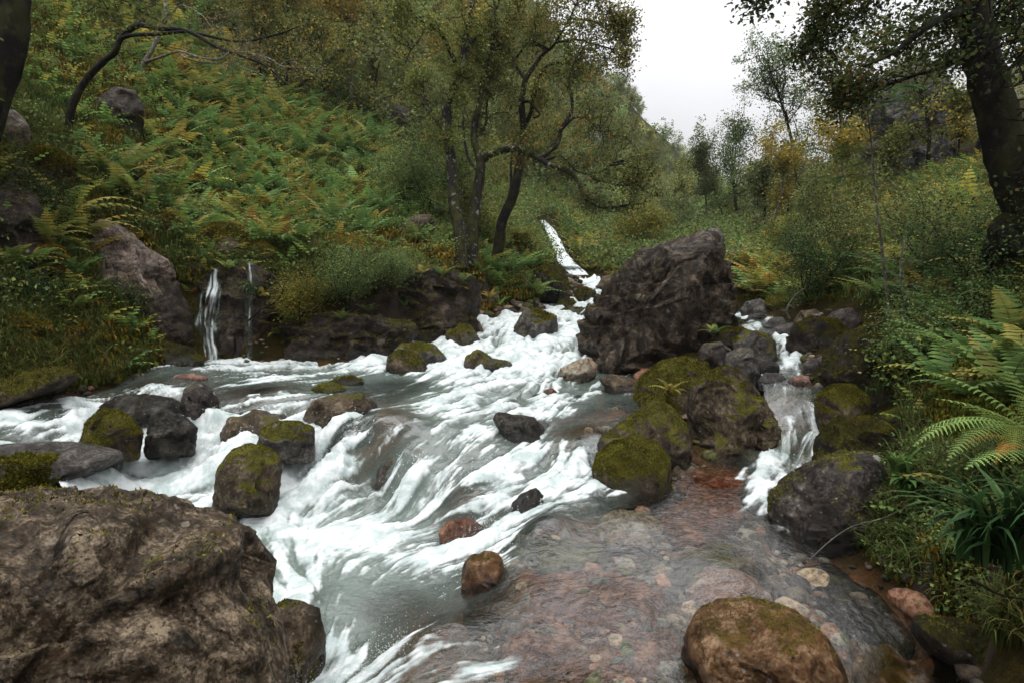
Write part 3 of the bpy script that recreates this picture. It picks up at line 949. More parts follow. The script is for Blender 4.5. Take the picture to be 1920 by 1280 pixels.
def fuzz(V, F, count, size, seed, thr=0.35, freq=2.5, cut=0.0, cols=MOSSCOL, mask=None, spread=0.6):
    """short moss shoots standing on the upward faces"""
    r = np.random.default_rng(seed)
    _, n = vnormals(V, F)
    ar = np.linalg.norm(n, axis=1)
    nn = n / (ar[:, None] + 1e-12)
    c = V[F].mean(1)
    m = fbm(c * freq + seed, 4) * 0.8 + nn[:, 2] * 0.55
    w = ar * (m > thr + cut)
    if mask is not None:
        w = w * mask(c)
    if w.sum() <= 0:
        return None
    f = r.choice(len(F), count, p=w / w.sum())
    a, b = r.random(count), r.random(count)
    s = a + b > 1
    a[s], b[s] = 1 - a[s], 1 - b[s]
    T = V[F[f]]
    p = T[:, 0] + a[:, None] * (T[:, 1] - T[:, 0]) + b[:, None] * (T[:, 2] - T[:, 0])
    up = nn[f] * 0.7 + np.array([0, 0, 0.35]) + r.normal(size=(count, 3)) * spread
    up /= np.linalg.norm(up, axis=1)[:, None]
    sd = np.cross(up, r.normal(size=(count, 3)))
    sd /= np.linalg.norm(sd, axis=1)[:, None] + 1e-9
    L = size * r.uniform(0.5, 1.3, count)[:, None]
    p = p - up * L * 0.25
    VV = np.stack([p - sd * L * 0.28, p + sd * L * 0.28, p + up * L], 1).reshape(-1, 3)
    FF = np.arange(count * 3).reshape(-1, 3)
    cc = cols[r.integers(0, len(cols), count)] * r.uniform(0.6, 1.35, count)[:, None]
    t = fbm(p * 5 + 3, 2)[:, None]
    cc = cc * np.clip(1 + 1.1 * t, 0.35, 1.9)
    return VV, FF, np.repeat(np.clip(cc, 0.002, 1), 3, 0)

def fit_outline(V, base, o, c):
    """swell or shrink the stone round its middle until it is as broad in every direction as it was measured"""
    nb = 90
    th = (np.arange(nb) + 0.5) / nb * 2 * math.pi - math.pi
    tgt = np.zeros(nb)
    for i in range(len(o)):
        a, e = o[i] - c, o[(i + 1) % len(o)] - o[i]
        den = np.cos(th) * e[1] - np.sin(th) * e[0]
        den = np.where(np.abs(den) < 1e-9, 1e-9, den)
        rr = (a[0] * e[1] - a[1] * e[0]) / den
        s = ((np.cos(th) * rr - a[0]) * e[0] + (np.sin(th) * rr - a[1]) * e[1]) / (e @ e)
        tgt = np.where((rr > 0) & (s > -1e-6) & (s < 1 + 1e-6), np.maximum(tgt, rr), tgt)
    if (tgt == 0).any():
        return V, base
    zc = 0.5 * (V[:, 2].min() + V[:, 2].max())
    for _ in range(3):
        px, py, d = proj(V + base)
        dx, dy = px - c[0], py - c[1]
        an = np.arctan2(dy, dx)
        bi = np.clip(((an + math.pi) / (2 * math.pi) * nb).astype(int), 0, nb - 1)
        act = np.zeros(nb)
        np.maximum.at(act, bi, np.hypot(dx, dy))
        act[act == 0] = tgt[act == 0]
        ra = np.clip(tgt / act, 0.6, 1.5)
        kk = np.array([1, 2, 3, 2, 1.0]) / 9
        ra = np.convolve(np.concatenate([ra[-2:], ra, ra[:2]]), kk, 'valid')
        f = np.interp(an, np.concatenate([[th[-1] - 2 * math.pi], th, [th[0] + 2 * math.pi]]), np.concatenate([[ra[-1]], ra, [ra[0]]]))
        V = V.copy()
        V[:, 0] *= f
        V[:, 2] = zc + (V[:, 2] - zc) * f
    zo = V[:, 2].min()
    V[:, 2] -= zo
    base = base + np.array([0, 0, zo])
    return V, base

def proj_ground(p):
    return np.array([p[0]]), np.array([p[1]])

def rock(name, label, outline, d, mat, thick=0.8, seed=1, cuts=7, rough=0.05, sub=5, sink=0.25, full=0.78, moss=0, msize=0.02, mcut=0.0, strata=0.0, cat='rock', group=None, freq=1.6, sharp=0.9, mmask=None, chips=None):
    o = np.asarray(outline, float)
    y0, y1 = o[:, 1].min(), o[:, 1].max()
    h = y1 - y0
    x0, x1 = o[:, 0].min(), o[:, 0].max()
    # carry the flanks straight down below the water or soil that hides the foot
    low = o[:, 1] > y1 - 0.30 * h
    mx_ = 0.5 * (x0 + x1)
    if sink > 0.05:
        o[low, 0] = mx_ + np.sign(o[low, 0] - mx_) * np.maximum(np.abs(o[low, 0] - mx_), 0.43 * (x1 - x0))
        o[low, 1] += (sink + 0.25) * h
    cx, cy = 0.5 * (x0 + x1), 0.5 * (y0 + o[:, 1].max())
    if d < 0:                                   # settle it into the slope
        hp = hit(cx, y1 - 0.2 * h)
        d = float(proj(hp[None])[2][0]) + 0.12 * (x1 - x0) / FPX * -d
    sc = d / FPX
    ctr = P(cx, cy, d)
    pl = np.stack([(o[:, 0] - cx), -(o[:, 1] - cy)], 1) * sc
    # radius of the outline in every direction
    th = np.linspace(-math.pi, math.pi, 721)[:-1]
    R = np.zeros(len(th))
    for i in range(len(pl)):
        a, b = pl[i], pl[(i + 1) % len(pl)]
        e = b - a
        den = np.cos(th) * e[1] - np.sin(th) * e[0]
        den = np.where(np.abs(den) < 1e-9, 1e-9, den)
        rr = (a[0] * e[1] - a[1] * e[0]) / den
        s = (np.cos(th) * rr - a[0]) * e[0] + (np.sin(th) * rr - a[1]) * e[1]
        ok = (rr > 0) & (s >= -1e-9) & (s <= (e @ e) + 1e-9)
        R = np.where(ok, np.maximum(R, rr), R)
    R[R == 0] = R[R > 0].mean()
    kk = np.exp(-0.5 * (np.arange(-14, 15) / 5.0) ** 2)
    kk /= kk.sum()
    R = np.convolve(np.concatenate([R[-14:], R, R[:14]]), kk, 'valid')
    S, F = ico(sub)
    if chips is None:
        chips = int(4 + cuts * 3) if cuts > 3 else 0
    cuts = int(cuts * 1.5)
    r = np.random.default_rng(seed)
    S = S.copy()
    for _ in range(cuts):                       # broken faces
        n = r.normal(size=3)
        n[1] = -abs(n[1]) - 0.25 if r.random() < 0.8 else n[1]
        n /= np.linalg.norm(n)
        dd = r.uniform(0.66, 0.9)
        q = S @ n - dd
        S = S - np.where(q > 0, q * sharp, 0)[:, None] * n
    rxz = np.hypot(S[:, 0], S[:, 2])
    ang = np.arctan2(S[:, 2], S[:, 0])
    Ra = np.interp(ang, np.append(th, math.pi), np.append(R, R[0]))
    k = np.where(rxz > 1e-6, rxz ** full, 0)
    size = 0.5 * ((x1 - x0) + h) * sc
    V = np.stack([np.cos(ang) * k * Ra, S[:, 1] * thick * size * 0.62, np.sin(ang) * k * Ra], 1)
    # chipped faces: patches of the surface shaved flat at slightly different depths
    if chips:
        cs = S[r.choice(len(S), chips, replace=False)]
        ws = S + 0.10 * np.stack([fbm(S * 2.5 + seed + 9 * kx, 3) for kx in range(3)], 1)
        d2 = ((ws[:, None, :] - cs[None]) ** 2).sum(2)
        near = d2.argmin(1)
        rad3 = np.linalg.norm(V, axis=1)
        for c_ in range(chips):
            m_ = near == c_
            if m_.sum() < 4:
                continue
            pn = V[m_] - V[m_].mean(0)
            nn_ = V[m_].mean(0) / (np.linalg.norm(V[m_].mean(0)) + 1e-9) + r.normal(size=3) * 0.22
            nn_ /= np.linalg.norm(nn_)
            h_ = pn @ nn_
            off_ = r.uniform(-0.035, 0.02) * size
            wy = np.clip(np.abs(S[m_][:, 1]) * 1.6 - 0.12, 0, 1)      # the rim keeps its outline
            V[m_] = V[m_] - ((0.72 * h_ - off_) * wy)[:, None] * nn_
    for ax in (0, 2):                           # keep the full outline
        lo, hi = V[:, ax].min(), V[:, ax].max()
        tl, th_ = pl[:, ax // 2].min(), pl[:, ax // 2].max()
        V[:, ax] = tl + (V[:, ax] - lo) * (th_ - tl) / (hi - lo)
    nv, _ = vnormals(V, F)
    q = V / size * freq + seed * 3.7
    disp = fbm(q, 6, 0.58) * 1.25 + 0.45 * ridged(q * 2.3, 4, 0.6) - 0.5 * np.maximum(ridged(q * 1.1 + 40, 2) - 0.45, 0) * 2.0
    if strata:
        w = V @ np.array([0.25, 0.15, 1.0]) / size * 9 + 1.2 * fbm(q * 1.3, 3)
        saw = (w % 1.0)
        saw = np.where(saw < 0.86, saw / 0.86, (1 - saw) / 0.14)       # ledges with a sharp lip
        disp = disp + strata * (saw - 0.5) * (0.5 + fbm(q * 2 + 5, 2)) * 1.7
    fine = fbm(V * 14.0 + seed, 3) * 0.016 + (ridged(V * 6.5 + seed, 3) - 0.2) * 0.012 + (0.018 * (ridged(V * 4.1 + seed * 2, 4, 0.62) - 0.2) if size > 0.9 else 0)
    V = V + nv * (disp * rough * 1.25 * size + 1.3 * fine * min(1, size))[:, None]
    base = ctr.copy()
    zoff = V[:, 2].min()
    base[2] += zoff
    V[:, 2] -= zoff
    V, base = fit_outline(V, base, np.asarray(o), np.array([cx, cy]))
    wp_ = V + base
    hw = wp_[:, 2] - tzw(wp_[:, 0], wp_[:, 1])
    wet = 1 - sstep(0.03, 0.05 + 0.16 * min(1, size), hw + 0.10 * fbm(wp_ * 4 + 2, 3))
    wet = wet * in_stream(*proj_ground(ctr)) 
    ob = link(name, mesh(name, V, F, mat, None, True, {'wet': wet}), None, base)
    tag(ob, label, cat, group)
    if moss:
        g = fuzz(V, F, int(moss * 1.6), msize * 1.25, seed, cut=mcut, freq=2.2, mask=mmask)
        if g:
            kind(link('moss', mesh('moss', g[0], g[1], MOSS, g[2], False), ob), 'stuff')
    return ob

# ---------------- gravel and cobbles along the bed and the edges
def cobbles(n, dmin, dmax, poly, smin, smax, seed, lo=-0.3, hi=0.12):
    r = np.random.default_rng(seed)
    poly = np.array(poly, float)
    S1, F1 = ico(2)
    u = r.uniform((poly[:, 0].min() - 960) / FPX, (poly[:, 0].max() - 960) / FPX, n * 12)
    y = np.exp(r.uniform(math.log(dmin), math.log(dmax), n * 12))
    x = u * y
    z, w = tz(x, y), tzw(x, y)
    px, py, _ = proj(np.stack([x, y, z], 1))
    ok = inside(px, py, poly) & (z > w + lo) & (z < w + hi)
    i = np.nonzero(ok)[0][:n]
    Vs, Cs, Fs = [], [], []
    pal = np.array([(0.06, 0.045, 0.033), (0.10, 0.08, 0.06), (0.15, 0.08, 0.05), (0.035, 0.03, 0.025), (0.13, 0.12, 0.10), (0.22, 0.16, 0.11), (0.05, 0.05, 0.02)])
    for c_, k_ in enumerate(i):
        q = S1.copy()
        for _ in range(4):
            nn = r.normal(size=3)
            nn /= np.linalg.norm(nn)
            t_ = q @ nn - r.uniform(0.45, 0.8)
            q = q - np.where(t_ > 0, t_ * 0.9, 0)[:, None] * nn
        q = q * np.array([1, r.uniform(0.6, 1), r.uniform(0.45, 0.75)]) * smin * (smax / smin) ** (r.random() ** 2)
        a_ = r.uniform(0, 6.28)
        q = np.stack([q[:, 0] * math.cos(a_) - q[:, 1] * math.sin(a_), q[:, 0] * math.sin(a_) + q[:, 1] * math.cos(a_), q[:, 2]], 1)
        Vs.append(q + np.array([x[k_], y[k_], z[k_] + 0.02 * r.random()]))
        Fs.append(F1 + c_ * len(S1))
        Cs.append(np.tile(pal[r.integers(0, len(pal))] * r.uniform(0.6, 1.3), (len(S1), 1)))
    kk = N('cobble')
    vv = kk.tex()
    col = kk.mix(1.0, kk.attr('Col'), kk.ramp(kk.noise(vv, 26, 8, 0.75), [(0.40, 0.35), (0.58, 1.5)]), 'MULTIPLY')
    m = kk.done(kk.bsdf(col, 0.5, 0.06, kk.bump(kk.noise(vv, 40, 6, 0.7), 0.7, 0.02)))
    kind(link('gravel', mesh('gravel', np.concatenate(Vs), np.concatenate(Fs), m, np.concatenate(Cs))), 'stuff')
cobbles(900, 2.3, 6.5, [(900,900),(1560,840),(1960,1150),(1960,1300),(900,1300)], 0.02, 0.12, 3)
cobbles(500, 4.5, 14, [(1090,640),(1560,560),(1560,900),(1090,900)], 0.025, 0.12, 4, -0.3, 0.4)
cobbles(250, 5.0, 15, [(-40,680),(900,560),(900,640),(300,760),(-40,820)], 0.03, 0.13, 6, -0.1, 0.3)
cobbles(200, 12, 25, [(900,500),(1180,500),(1180,620),(900,620)], 0.05, 0.2, 7, -0.1, 0.4)

def slab(label, poly, lift, mat, seed, thick=0.10, name='rock_slab'):
    """a broad flat stone lying in the bed, its plan given by where it meets the water"""
    cxp = np.mean([p[0] for p in poly]); cyp = np.mean([p[1] for p in poly])
    c0 = on_water(cxp, cyp)
    zl = float(tzw(c0[0:1], c0[1:2])[0]) + lift
    pts = np.array([PZ(x, y, zl) for x, y in poly])
    ctr = pts.mean(0)
    pl = pts[:, :2] - ctr[:2]
    th = np.linspace(-math.pi, math.pi, 361)[:-1]
    R = np.zeros(len(th))
    for i in range(len(pl)):
        a, e = pl[i], pl[(i + 1) % len(pl)] - pl[i]
        den = np.cos(th) * e[1] - np.sin(th) * e[0]
        den = np.where(np.abs(den) < 1e-9, 1e-9, den)
        rr = (a[0] * e[1] - a[1] * e[0]) / den
        s = ((np.cos(th) * rr - a[0]) * e[0] + (np.sin(th) * rr - a[1]) * e[1]) / (e @ e)
        R = np.where((rr > 0) & (s > -1e-6) & (s < 1 + 1e-6), np.maximum(R, rr), R)
    R[R == 0] = R[R > 0].mean()
    S, F = ico(5)
    an = np.arctan2(S[:, 1], S[:, 0])
    rx = np.hypot(S[:, 0], S[:, 1]) ** 0.6
    Ra = np.interp(an, np.append(th, math.pi), np.append(R, R[0]))
    V = np.stack([np.cos(an) * rx * Ra, np.sin(an) * rx * Ra, np.sign(S[:, 2]) * np.abs(S[:, 2]) ** 0.7 * thick], 1)
    q = V * 2.2 + seed * 3.1
    V[:, 2] += 0.035 * fbm(q, 5) + 0.03 * (np.floor(2.2 * fbm(q * 0.8 + 5, 2) + 0.5)) * 0.8
    V[:, 2] += 0.012 * ridged(V * 7 + seed, 3)
    V[:, 2] -= thick
    ob = link(name, mesh(name, V, F, mat, None, True, {'wet': np.full(len(V), 0.5), 'sunk': np.ones(len(V))}), None, ctr)
    tag(kind(ob, 'thing'), label, 'rock slab')
    return ob

def ell(x0, y0, x1, y1, pk=0.5, n=14, sq=0.75, seed=0):
    """a lumpy outline inside a box; pk moves its highest point"""
    r = np.random.default_rng(seed + int(x0 * 7 + y0 * 3))
    out = []
    for a in np.linspace(0, 2 * math.pi, n, endpoint=False):
        c, s = math.cos(a), math.sin(a)
        x = math.copysign(abs(c) ** sq, c)
        y = math.copysign(abs(s) ** sq, s)
        k = 1 + r.uniform(-0.07, 0.05)
        X = 0.5 + 0.5 * x * k
        if y > 0:
            X += (pk - 0.5) * y * (1 - abs(x)) * 1.2
        out.append((x0 + (x1 - x0) * X, 0.5 * (y0 + y1) - 0.5 * (y1 - y0) * y * k))
    return out
# ------------------------------------------------------------------ the boulders, stone by stone
# nearest
rock('boulder', 'huge weathered brown boulder filling the near bank beside the white pool', [(-260,960),(-100,925),(60,912),(200,915),(310,918),(352,940),(440,965),(478,985),(500,1040),(517,1110),(535,1180),(550,1290),(556,1420),(-260,1420)], 2.35, R_FORE, 0.75, 3, 6, 0.034, 7, 0.0, 0.55, 1200, 0.016, 0.12, 0.15, freq=2.2, chips=22)
rock('boulder', 'rounded rust and grey boulder breaking the shallow water nearest the camera', [(1278,1200),(1300,1150),(1345,1125),(1420,1118),(1490,1140),(1550,1190),(1580,1240),(1600,1300),(1610,1400),(1270,1400)], 2.75, R_ORANGE, 0.9, 5, 3, 0.035, 6, 0.0, 0.75, 700, 0.010, 0.15)
rock('rock', 'low mossy rock in dark water under the strap-leaved clump', [(1705,1160),(1725,1148),(1800,1158),(1880,1185),(1960,1210),(2020,1260),(2020,1330),(1860,1300),(1760,1250),(1710,1200)], 2.75, R_DMOSS, 0.8, 6, 4, 0.05, 5, 0.1, 0.8, 1500, 0.010)
rock('rock', 'brown stump shaped rock at the lip where shallow water drops to the pool', [(866,1060),(880,1040),(915,1030),(942,1040),(945,1060),(965,1085),(955,1130),(930,1150),(880,1140),(864,1100)], 3.75, R_ORANGE, 0.8, 7, 5, 0.06, 5, 0.3)
rock('rock', 'small jagged dark rock standing in the spray below the mossy egg-shaped boulder', [(958,945),(975,925),(1005,912),(1022,930),(1036,962),(1034,985),(1000,998),(962,990)], 4.7, R_DARK, 0.8, 8, 9, 0.07, 5, 0.35)
rock('boulder', 'egg-shaped boulder coated all over in olive moss at the edge of the shallows', [(1110,880),(1118,850),(1150,826),(1195,817),(1232,828),(1258,862),(1262,890),(1235,912),(1180,920),(1130,910)], 5.05, R_FULL, 0.85, 9, 3, 0.03, 5, 0.15, 0.75, 9000, 0.013, -0.35)
rock('boulder', 'grey-brown boulder with a moss patch behind the moss-coated egg-shaped one', [(1112,850),(1122,820),(1165,790),(1200,765),(1228,745),(1265,765),(1292,800),(1302,845),(1285,862),(1200,865)], 5.75, R_BMOSS, 0.85, 10, 6, 0.045, 5, 0.25, 0.75, 2500, 0.014, 0.05)
rock('boulder', 'big squared brown boulder with a mossy top beside the little side fall', [(1284,760),(1295,725),(1325,695),(1362,683),(1398,700),(1440,755),(1464,800),(1466,850),(1450,872),(1380,868),(1310,850),(1290,800)], 6.1, R_BMOSS, 0.85, 11, 7, 0.045, 6, 0.12, 0.72, 3500, 0.015, 0.08)
rock('boulder', 'broad humped boulder under thick orange-green moss below the giant boulder', [(1186,745),(1200,705),(1240,675),(1290,667),(1330,680),(1335,730),(1310,790),(1230,790)], 7.3, R_FULL, 0.9, 12, 4, 0.05, 5, 0.2, 0.75, 7000, 0.02, -0.25)
rock('giant_boulder', 'giant dark layered boulder towering between the two channels', [(1080,640),(1083,600),(1108,565),(1135,530),(1165,500),(1190,470),(1240,455),(1290,437),(1335,428),(1358,450),(1372,500),(1383,550),(1386,600),(1375,630),(1330,655),(1300,672),(1220,690),(1130,682),(1090,665)], 9.9, R_STRATA, 0.9, 21, 9, 0.036, 7, 0.1, 0.66, 1200, 0.03, 0.24, 0.9, 'boulder', freq=1.8, chips=26)
rock('rock', 'grey lichen-crusted block perched on the crest of the giant boulder', [(1318,445),(1330,430),(1348,427),(1358,445),(1356,472),(1330,476)], 10.6, R_GREY, 0.9, 22, 8, 0.06, 4)
# mid stream
rock('rock', 'dark angular wet block in the middle of the rapids', [(923,785),(930,772),(962,775),(1000,780),(1020,800),(1035,840),(1025,852),(985,848),(945,825)], 6.2, R_DARK, 0.8, 31, 11, 0.05, 5, 0.3, sharp=1.0)
rock('rock', 'pale tan rock in front of the foot of the giant boulder', [(1035,705),(1050,690),(1080,675),(1105,668),(1121,684),(1110,702),(1080,715)], 8.8, R_TAN, 0.8, 32, 8, 0.06, 5, 0.25)
rock('rock', 'small smooth reddish-brown stone poking from the rapids', [(1015,742),(1022,730),(1035,726),(1050,738),(1048,752),(1025,752)], 7.7, R_RED, 0.9, 33, 3, 0.03, 4, 0.5)
rock('rock', 'little dark mossy stone touching the reddish-brown one', [(994,748),(1005,738),(1020,740),(1032,750),(1020,758),(1000,756)], 7.6, R_DMOSS, 0.9, 34, 4, 0.06, 4, 0.5)
rock('rock', 'low dark rounded stone awash below the tan rock', [(1072,748),(1085,740),(1105,740),(1116,750),(1105,756),(1080,756)], 7.6, R_DARK, 0.9, 35, 2, 0.04, 4, 0.6)
rock('rock', 'flat brown slab with a mossy back near the humped mossy boulder', [(1127,712),(1140,703),(1180,708),(1212,718),(1205,738),(1165,742),(1135,730)], 7.9, R_BROWN, 0.8, 36, 7, 0.05, 4, 0.3)
rock('rock', 'flat reddish slab behind the flat brown one', [(1188,702),(1205,690),(1235,692),(1245,708),(1225,718),(1195,714)], 8.3, R_RED, 0.8, 37, 5, 0.05, 4, 0.3)
rock('rock', 'twin-humped brown rock with a peaked mossy tip in the rapids', [(862,690),(872,668),(895,653),(915,664),(925,672),(950,675),(965,685),(955,697),(900,699)], 9.4, R_BMOSS, 0.8, 38, 6, 0.06, 5, 0.3, moss=350, msize=0.02, mcut=0.15)
rock('rock', 'tall blocky boulder with a moss cap splitting the upper rapids', [(963,615),(975,592),(985,576),(1020,583),(1045,592),(1047,615),(1030,640),(1000,656),(970,640)], 11.7, R_GMOSS, 0.85, 39, 9, 0.05, 5, 0.2, moss=1200, msize=0.028, mcut=0.08)
rock('rock', 'brown boulder with a green moss cap beside the dark bank wall', [(825,640),(835,615),(860,604),(885,612),(903,640),(892,660),(850,664)], 11.4, R_BMOSS, 0.9, 40, 6, 0.05, 5, 0.25, moss=900, msize=0.028, mcut=0.05)
rock('rock', 'small flat reddish stone behind the moss-capped brown boulder', [(868,606),(880,599),(900,603),(906,615),(890,618)], 12.2, R_RED, 0.8, 41, 5, 0.05, 4)
rock('rock', 'brown rock with a yellow-green moss mat at the foot of the bank', [(720,690),(726,668),(745,655),(775,660),(800,680),(803,694),(760,700)], 9.2, R_BMOSS, 0.85, 42, 5, 0.05, 5, 0.25, moss=1100, msize=0.022, mcut=0.0)
rock('rock', 'smooth grey rock leaning behind the moss-matted brown one', [(735,660),(750,645),(785,640),(815,645),(838,670),(830,682),(790,688)], 9.8, R_GMOSS, 0.85, 43, 5, 0.04, 5, 0.2, moss=700, msize=0.022, mcut=0.1)
rock('rock', 'brown granular rock with water pouring off its side above the main cascade', [(568,780),(585,750),(625,738),(680,735),(708,755),(705,785),(670,805),(600,815)], 6.7, R_BROWN, 0.85, 44, 5, 0.05, 5, 0.25)
rock('rock', 'small yellow moss cushion stone in front of its darker neighbour upstream', [(583,730),(598,719),(625,716),(650,728),(645,738),(600,742)], 7.7, R_FULL, 0.9, 45, 2, 0.04, 4, 0.2, moss=1400, msize=0.016, mcut=-0.3)
rock('rock', 'dark moss-topped stone just behind the small yellow moss cushion', [(615,718),(630,706),(660,702),(682,712),(680,725),(645,730)], 8.2, R_DMOSS, 0.9, 46, 3, 0.05, 4, 0.25, moss=900, msize=0.016, mcut=-0.1)
rock('rock', 'mossy grey rock with a pale lichen patch tucked against the granular brown rock', [(474,828),(490,803),(520,788),(560,788),(590,800),(592,830),(560,842),(500,842)], 6.0, R_GMOSS, 0.85, 47, 4, 0.045, 5, 0.25, moss=2000, msize=0.013, mcut=0.05)
rock('rock', 'dome-shaped brown mossy rock at the head of the white pool', [(395,920),(405,880),(430,845),(465,830),(505,838),(530,860),(528,890),(500,925),(440,932)], 5.35, R_BMOSS, 0.9, 48, 5, 0.05, 5, 0.2, moss=2600, msize=0.013, mcut=0.05)
# left channel
rock('rock', 'conical rock thick with bright moss in the calmer side channel', [(144,815),(160,790),(190,764),(225,768),(250,785),(270,812),(240,828),(200,835)], 6.0, R_FULL, 0.9, 49, 4, 0.05, 5, 0.25, moss=5000, msize=0.015, mcut=-0.2)
rock('rock', 'dark ragged rock with water streaming over it beside the conical mossy one', [(268,812),(280,780),(310,766),(345,778),(372,800),(365,822),(300,828)], 6.25, R_DARK, 0.8, 50, 7, 0.08, 5, 0.3)
rock('rock', 'buff lichen-marked boulder with two dark moss dots in the upper channel', [(330,755),(345,728),(372,714),(398,728),(412,752),(400,768),(350,770)], 6.9, R_LICH, 0.85, 51, 5, 0.04, 5, 0.25)
rock('rock', 'flat salmon-pink slab just above the water near the trickling fall', [(313,712),(330,702),(365,699),(390,706),(380,716),(330,718)], 8.2, R_PINK, 0.8, 52, 4, 0.03, 4, 0.5)
rock('rock', 'dark sunken rock under a smooth sheet of water by the pink slab', [(185,759),(220,742),(270,738),(330,746),(345,764),(300,779),(220,779)], 7.0, R_DARK, 0.9, 53, 3, 0.05, 4, 0.2)
rock('rock', 'wide sunken brown rock with water sliding over its crown', [(410,806),(430,778),(480,766),(540,778),(560,806),(530,831),(450,831)], 6.75, R_BROWN, 0.9, 54, 3, 0.05, 5, 0.2)
R_FLAT = rock_mat('bare_grey_rock', GR1, GR2, GR3, 0.35, 0.0)
rock('rock', 'broad flat grey rock carrying one round moss cushion at the pool edge', [(-90,880),(-60,845),(0,832),(70,828),(170,826),(225,842),(240,856),(200,890),(175,915),(100,940),(-90,950)], 5.5, R_FLAT, 0.95, 55, 4, 0.03, 5, 0.1, 0.75, 5000, 0.028, -0.9,
     mmask=lambda c: (np.hypot((c[:, 0] - 0.16) / 0.21, (c[:, 1] + 0.32) / 0.2) < 1) * (c[:, 2] > 0.2))
rock('rock', 'brown wet rock at the pool rim beneath the huge weathered boulder', [(505,1154),(520,1124),(560,1122),(600,1139),(612,1184),(590,1264),(560,1314),(520,1294)], 3.2, R_BROWN, 0.8, 56, 4, 0.05, 5, 0.3, moss=500, msize=0.012, mcut=0.1)
rock('rock', 'sunken brown rock showing through the main cascade', [(690,916),(705,866),(735,841),(770,851),(775,896),(740,946),(705,956)], 6.05, R_BROWN, 0.9, 57, 4, 0.05, 5, 0.2)
rock('rock', 'dark sunken rock with water folding over it right of the angular block', [(1070,868),(1080,833),(1110,813),(1140,823),(1140,858),(1110,883)], 6.0, R_DARK, 0.9, 58, 3, 0.04, 4, 0.3)
rock('rock', 'orange-red rock glimpsed in the white water by the jagged dark rock', [(822,995),(840,975),(880,968),(905,985),(890,1008),(845,1015)], 4.75, R_RED, 0.9, 59, 3, 0.05, 4, 0.3)
rock('rock', 'rounded wet olive rock beside the stump shaped rock', [(950,1072),(975,1027),(1020,1002),(1070,1012),(1090,1052),(1060,1082),(990,1092)], 4.15, R_GMOSS, 0.95, 60, 3, 0.04, 5, 0.3)
# right bank and side channel
rock('rock', 'dark rock splashed with white lichen at the grassy bank corner', [(1432,975),(1440,925),(1475,890),(1520,862),(1575,843),(1640,845),(1665,880),(1660,940),(1600,1000),(1520,1020),(1450,1010)], 4.25, R_LICH, 0.85, 64, 6, 0.05, 6, 0.15, 0.75, 1800, 0.013, 0.12)
rock('rock', 'rounded dark boulder with an olive moss hood beside the little side fall', [(1515,860),(1530,815),(1570,783),(1630,778),(1685,800),(1695,850),(1640,885),(1540,892)], 5.0, R_DMOSS, 0.9, 65, 4, 0.04, 5, 0.2, moss=5000, msize=0.014, mcut=-0.2)
rock('rock', 'bright yellow-green moss ball of a rock at the side channel edge', [(1527,770),(1532,738),(1560,720),(1600,720),(1630,745),(1632,780),(1590,798),(1545,796)], 5.8, R_FULL, 0.9, 66, 3, 0.035, 5, 0.2, moss=7000, msize=0.015, mcut=-0.4)
rock('rock', 'shaded little mossy rock wedged behind the moss-hooded boulder', [(1640,800),(1650,775),(1685,766),(1705,785),(1702,815),(1660,825)], 5.3, R_DMOSS, 0.9, 67, 3, 0.05, 4, 0.2, moss=1200, msize=0.015, mcut=-0.2)
rock('boulder', 'tall dark boulder half wrapped in moss under the leafy shrub', [(1535,700),(1545,660),(1580,625),(1630,605),(1680,620),(1700,680),(1680,760),(1600,770),(1545,745)], 6.6, R_DMOSS, 0.85, 68, 6, 0.05, 5, 0.2, moss=4000, msize=0.018, mcut=-0.05)
rock('boulder', 'wide dark mossy boulder above the foaming step of the side channel', [(1470,650),(1485,610),(1520,592),(1570,598),(1605,625),(1600,660),(1560,680),(1490,680)], 8.0, R_DMOSS, 0.9, 69, 5, 0.05, 5, 0.15, moss=3000, msize=0.02, mcut=-0.05)
rock('rock', 'speckled grey rock leaning on the wide dark mossy boulder', [(1535,610),(1560,585),(1595,577),(1614,595),(1610,640),(1570,650)], 8.5, R_LICH, 0.85, 70, 7, 0.05, 4)
rock('rock', 'brown lichen-edged block between the giant boulder and the side channel', [(1308,660),(1320,643),(1350,640),(1372,655),(1370,678),(1335,688),(1312,680)], 7.7, R_LICH, 0.85, 71, 8, 0.05, 5)
rock('rock', 'flat-faced grey block in front of the brown lichen-edged one', [(1352,690),(1362,662),(1385,650),(1415,655),(1425,690),(1415,720),(1370,722)], 7.1, R_GREY, 0.85, 72, 9, 0.04, 5, sharp=1.0)
rock('rock', 'grey rock with moss streaks beside the foaming step', [(1372,640),(1395,618),(1430,620),(1455,640),(1460,672),(1430,685),(1385,675)], 8.0, R_GMOSS, 0.9, 73, 6, 0.05, 5, moss=600, msize=0.02, mcut=0.1)
rock('rock', 'mossy ledge at the shaded foot of the giant boulder', [(1318,640),(1335,620),(1375,612),(1410,620),(1420,640),(1380,652)], 8.8, R_DMOSS, 0.9, 74, 4, 0.05, 4, moss=1000, msize=0.02)
rock('rock', 'dark wet stone under the moss-streaked grey rock', [(1405,700),(1412,680),(1440,672),(1462,685),(1458,706),(1425,712)], 7.3, R_DARK, 0.9, 75, 4, 0.05, 4)
rock('pebble', 'pale pebble in the side channel shallows', [(1418,712),(1435,698),(1465,700),(1478,714),(1455,722),(1428,722)], 6.9, R_GREY, 0.9, 76, 3, 0.03, 4, cat='stone')
rock('pebble', 'pinkish-brown pebble in the side channel shallows', [(1475,714),(1490,703),(1515,705),(1525,718),(1500,724)], 6.7, R_PINK, 0.9, 77, 3, 0.03, 4, cat='stone')
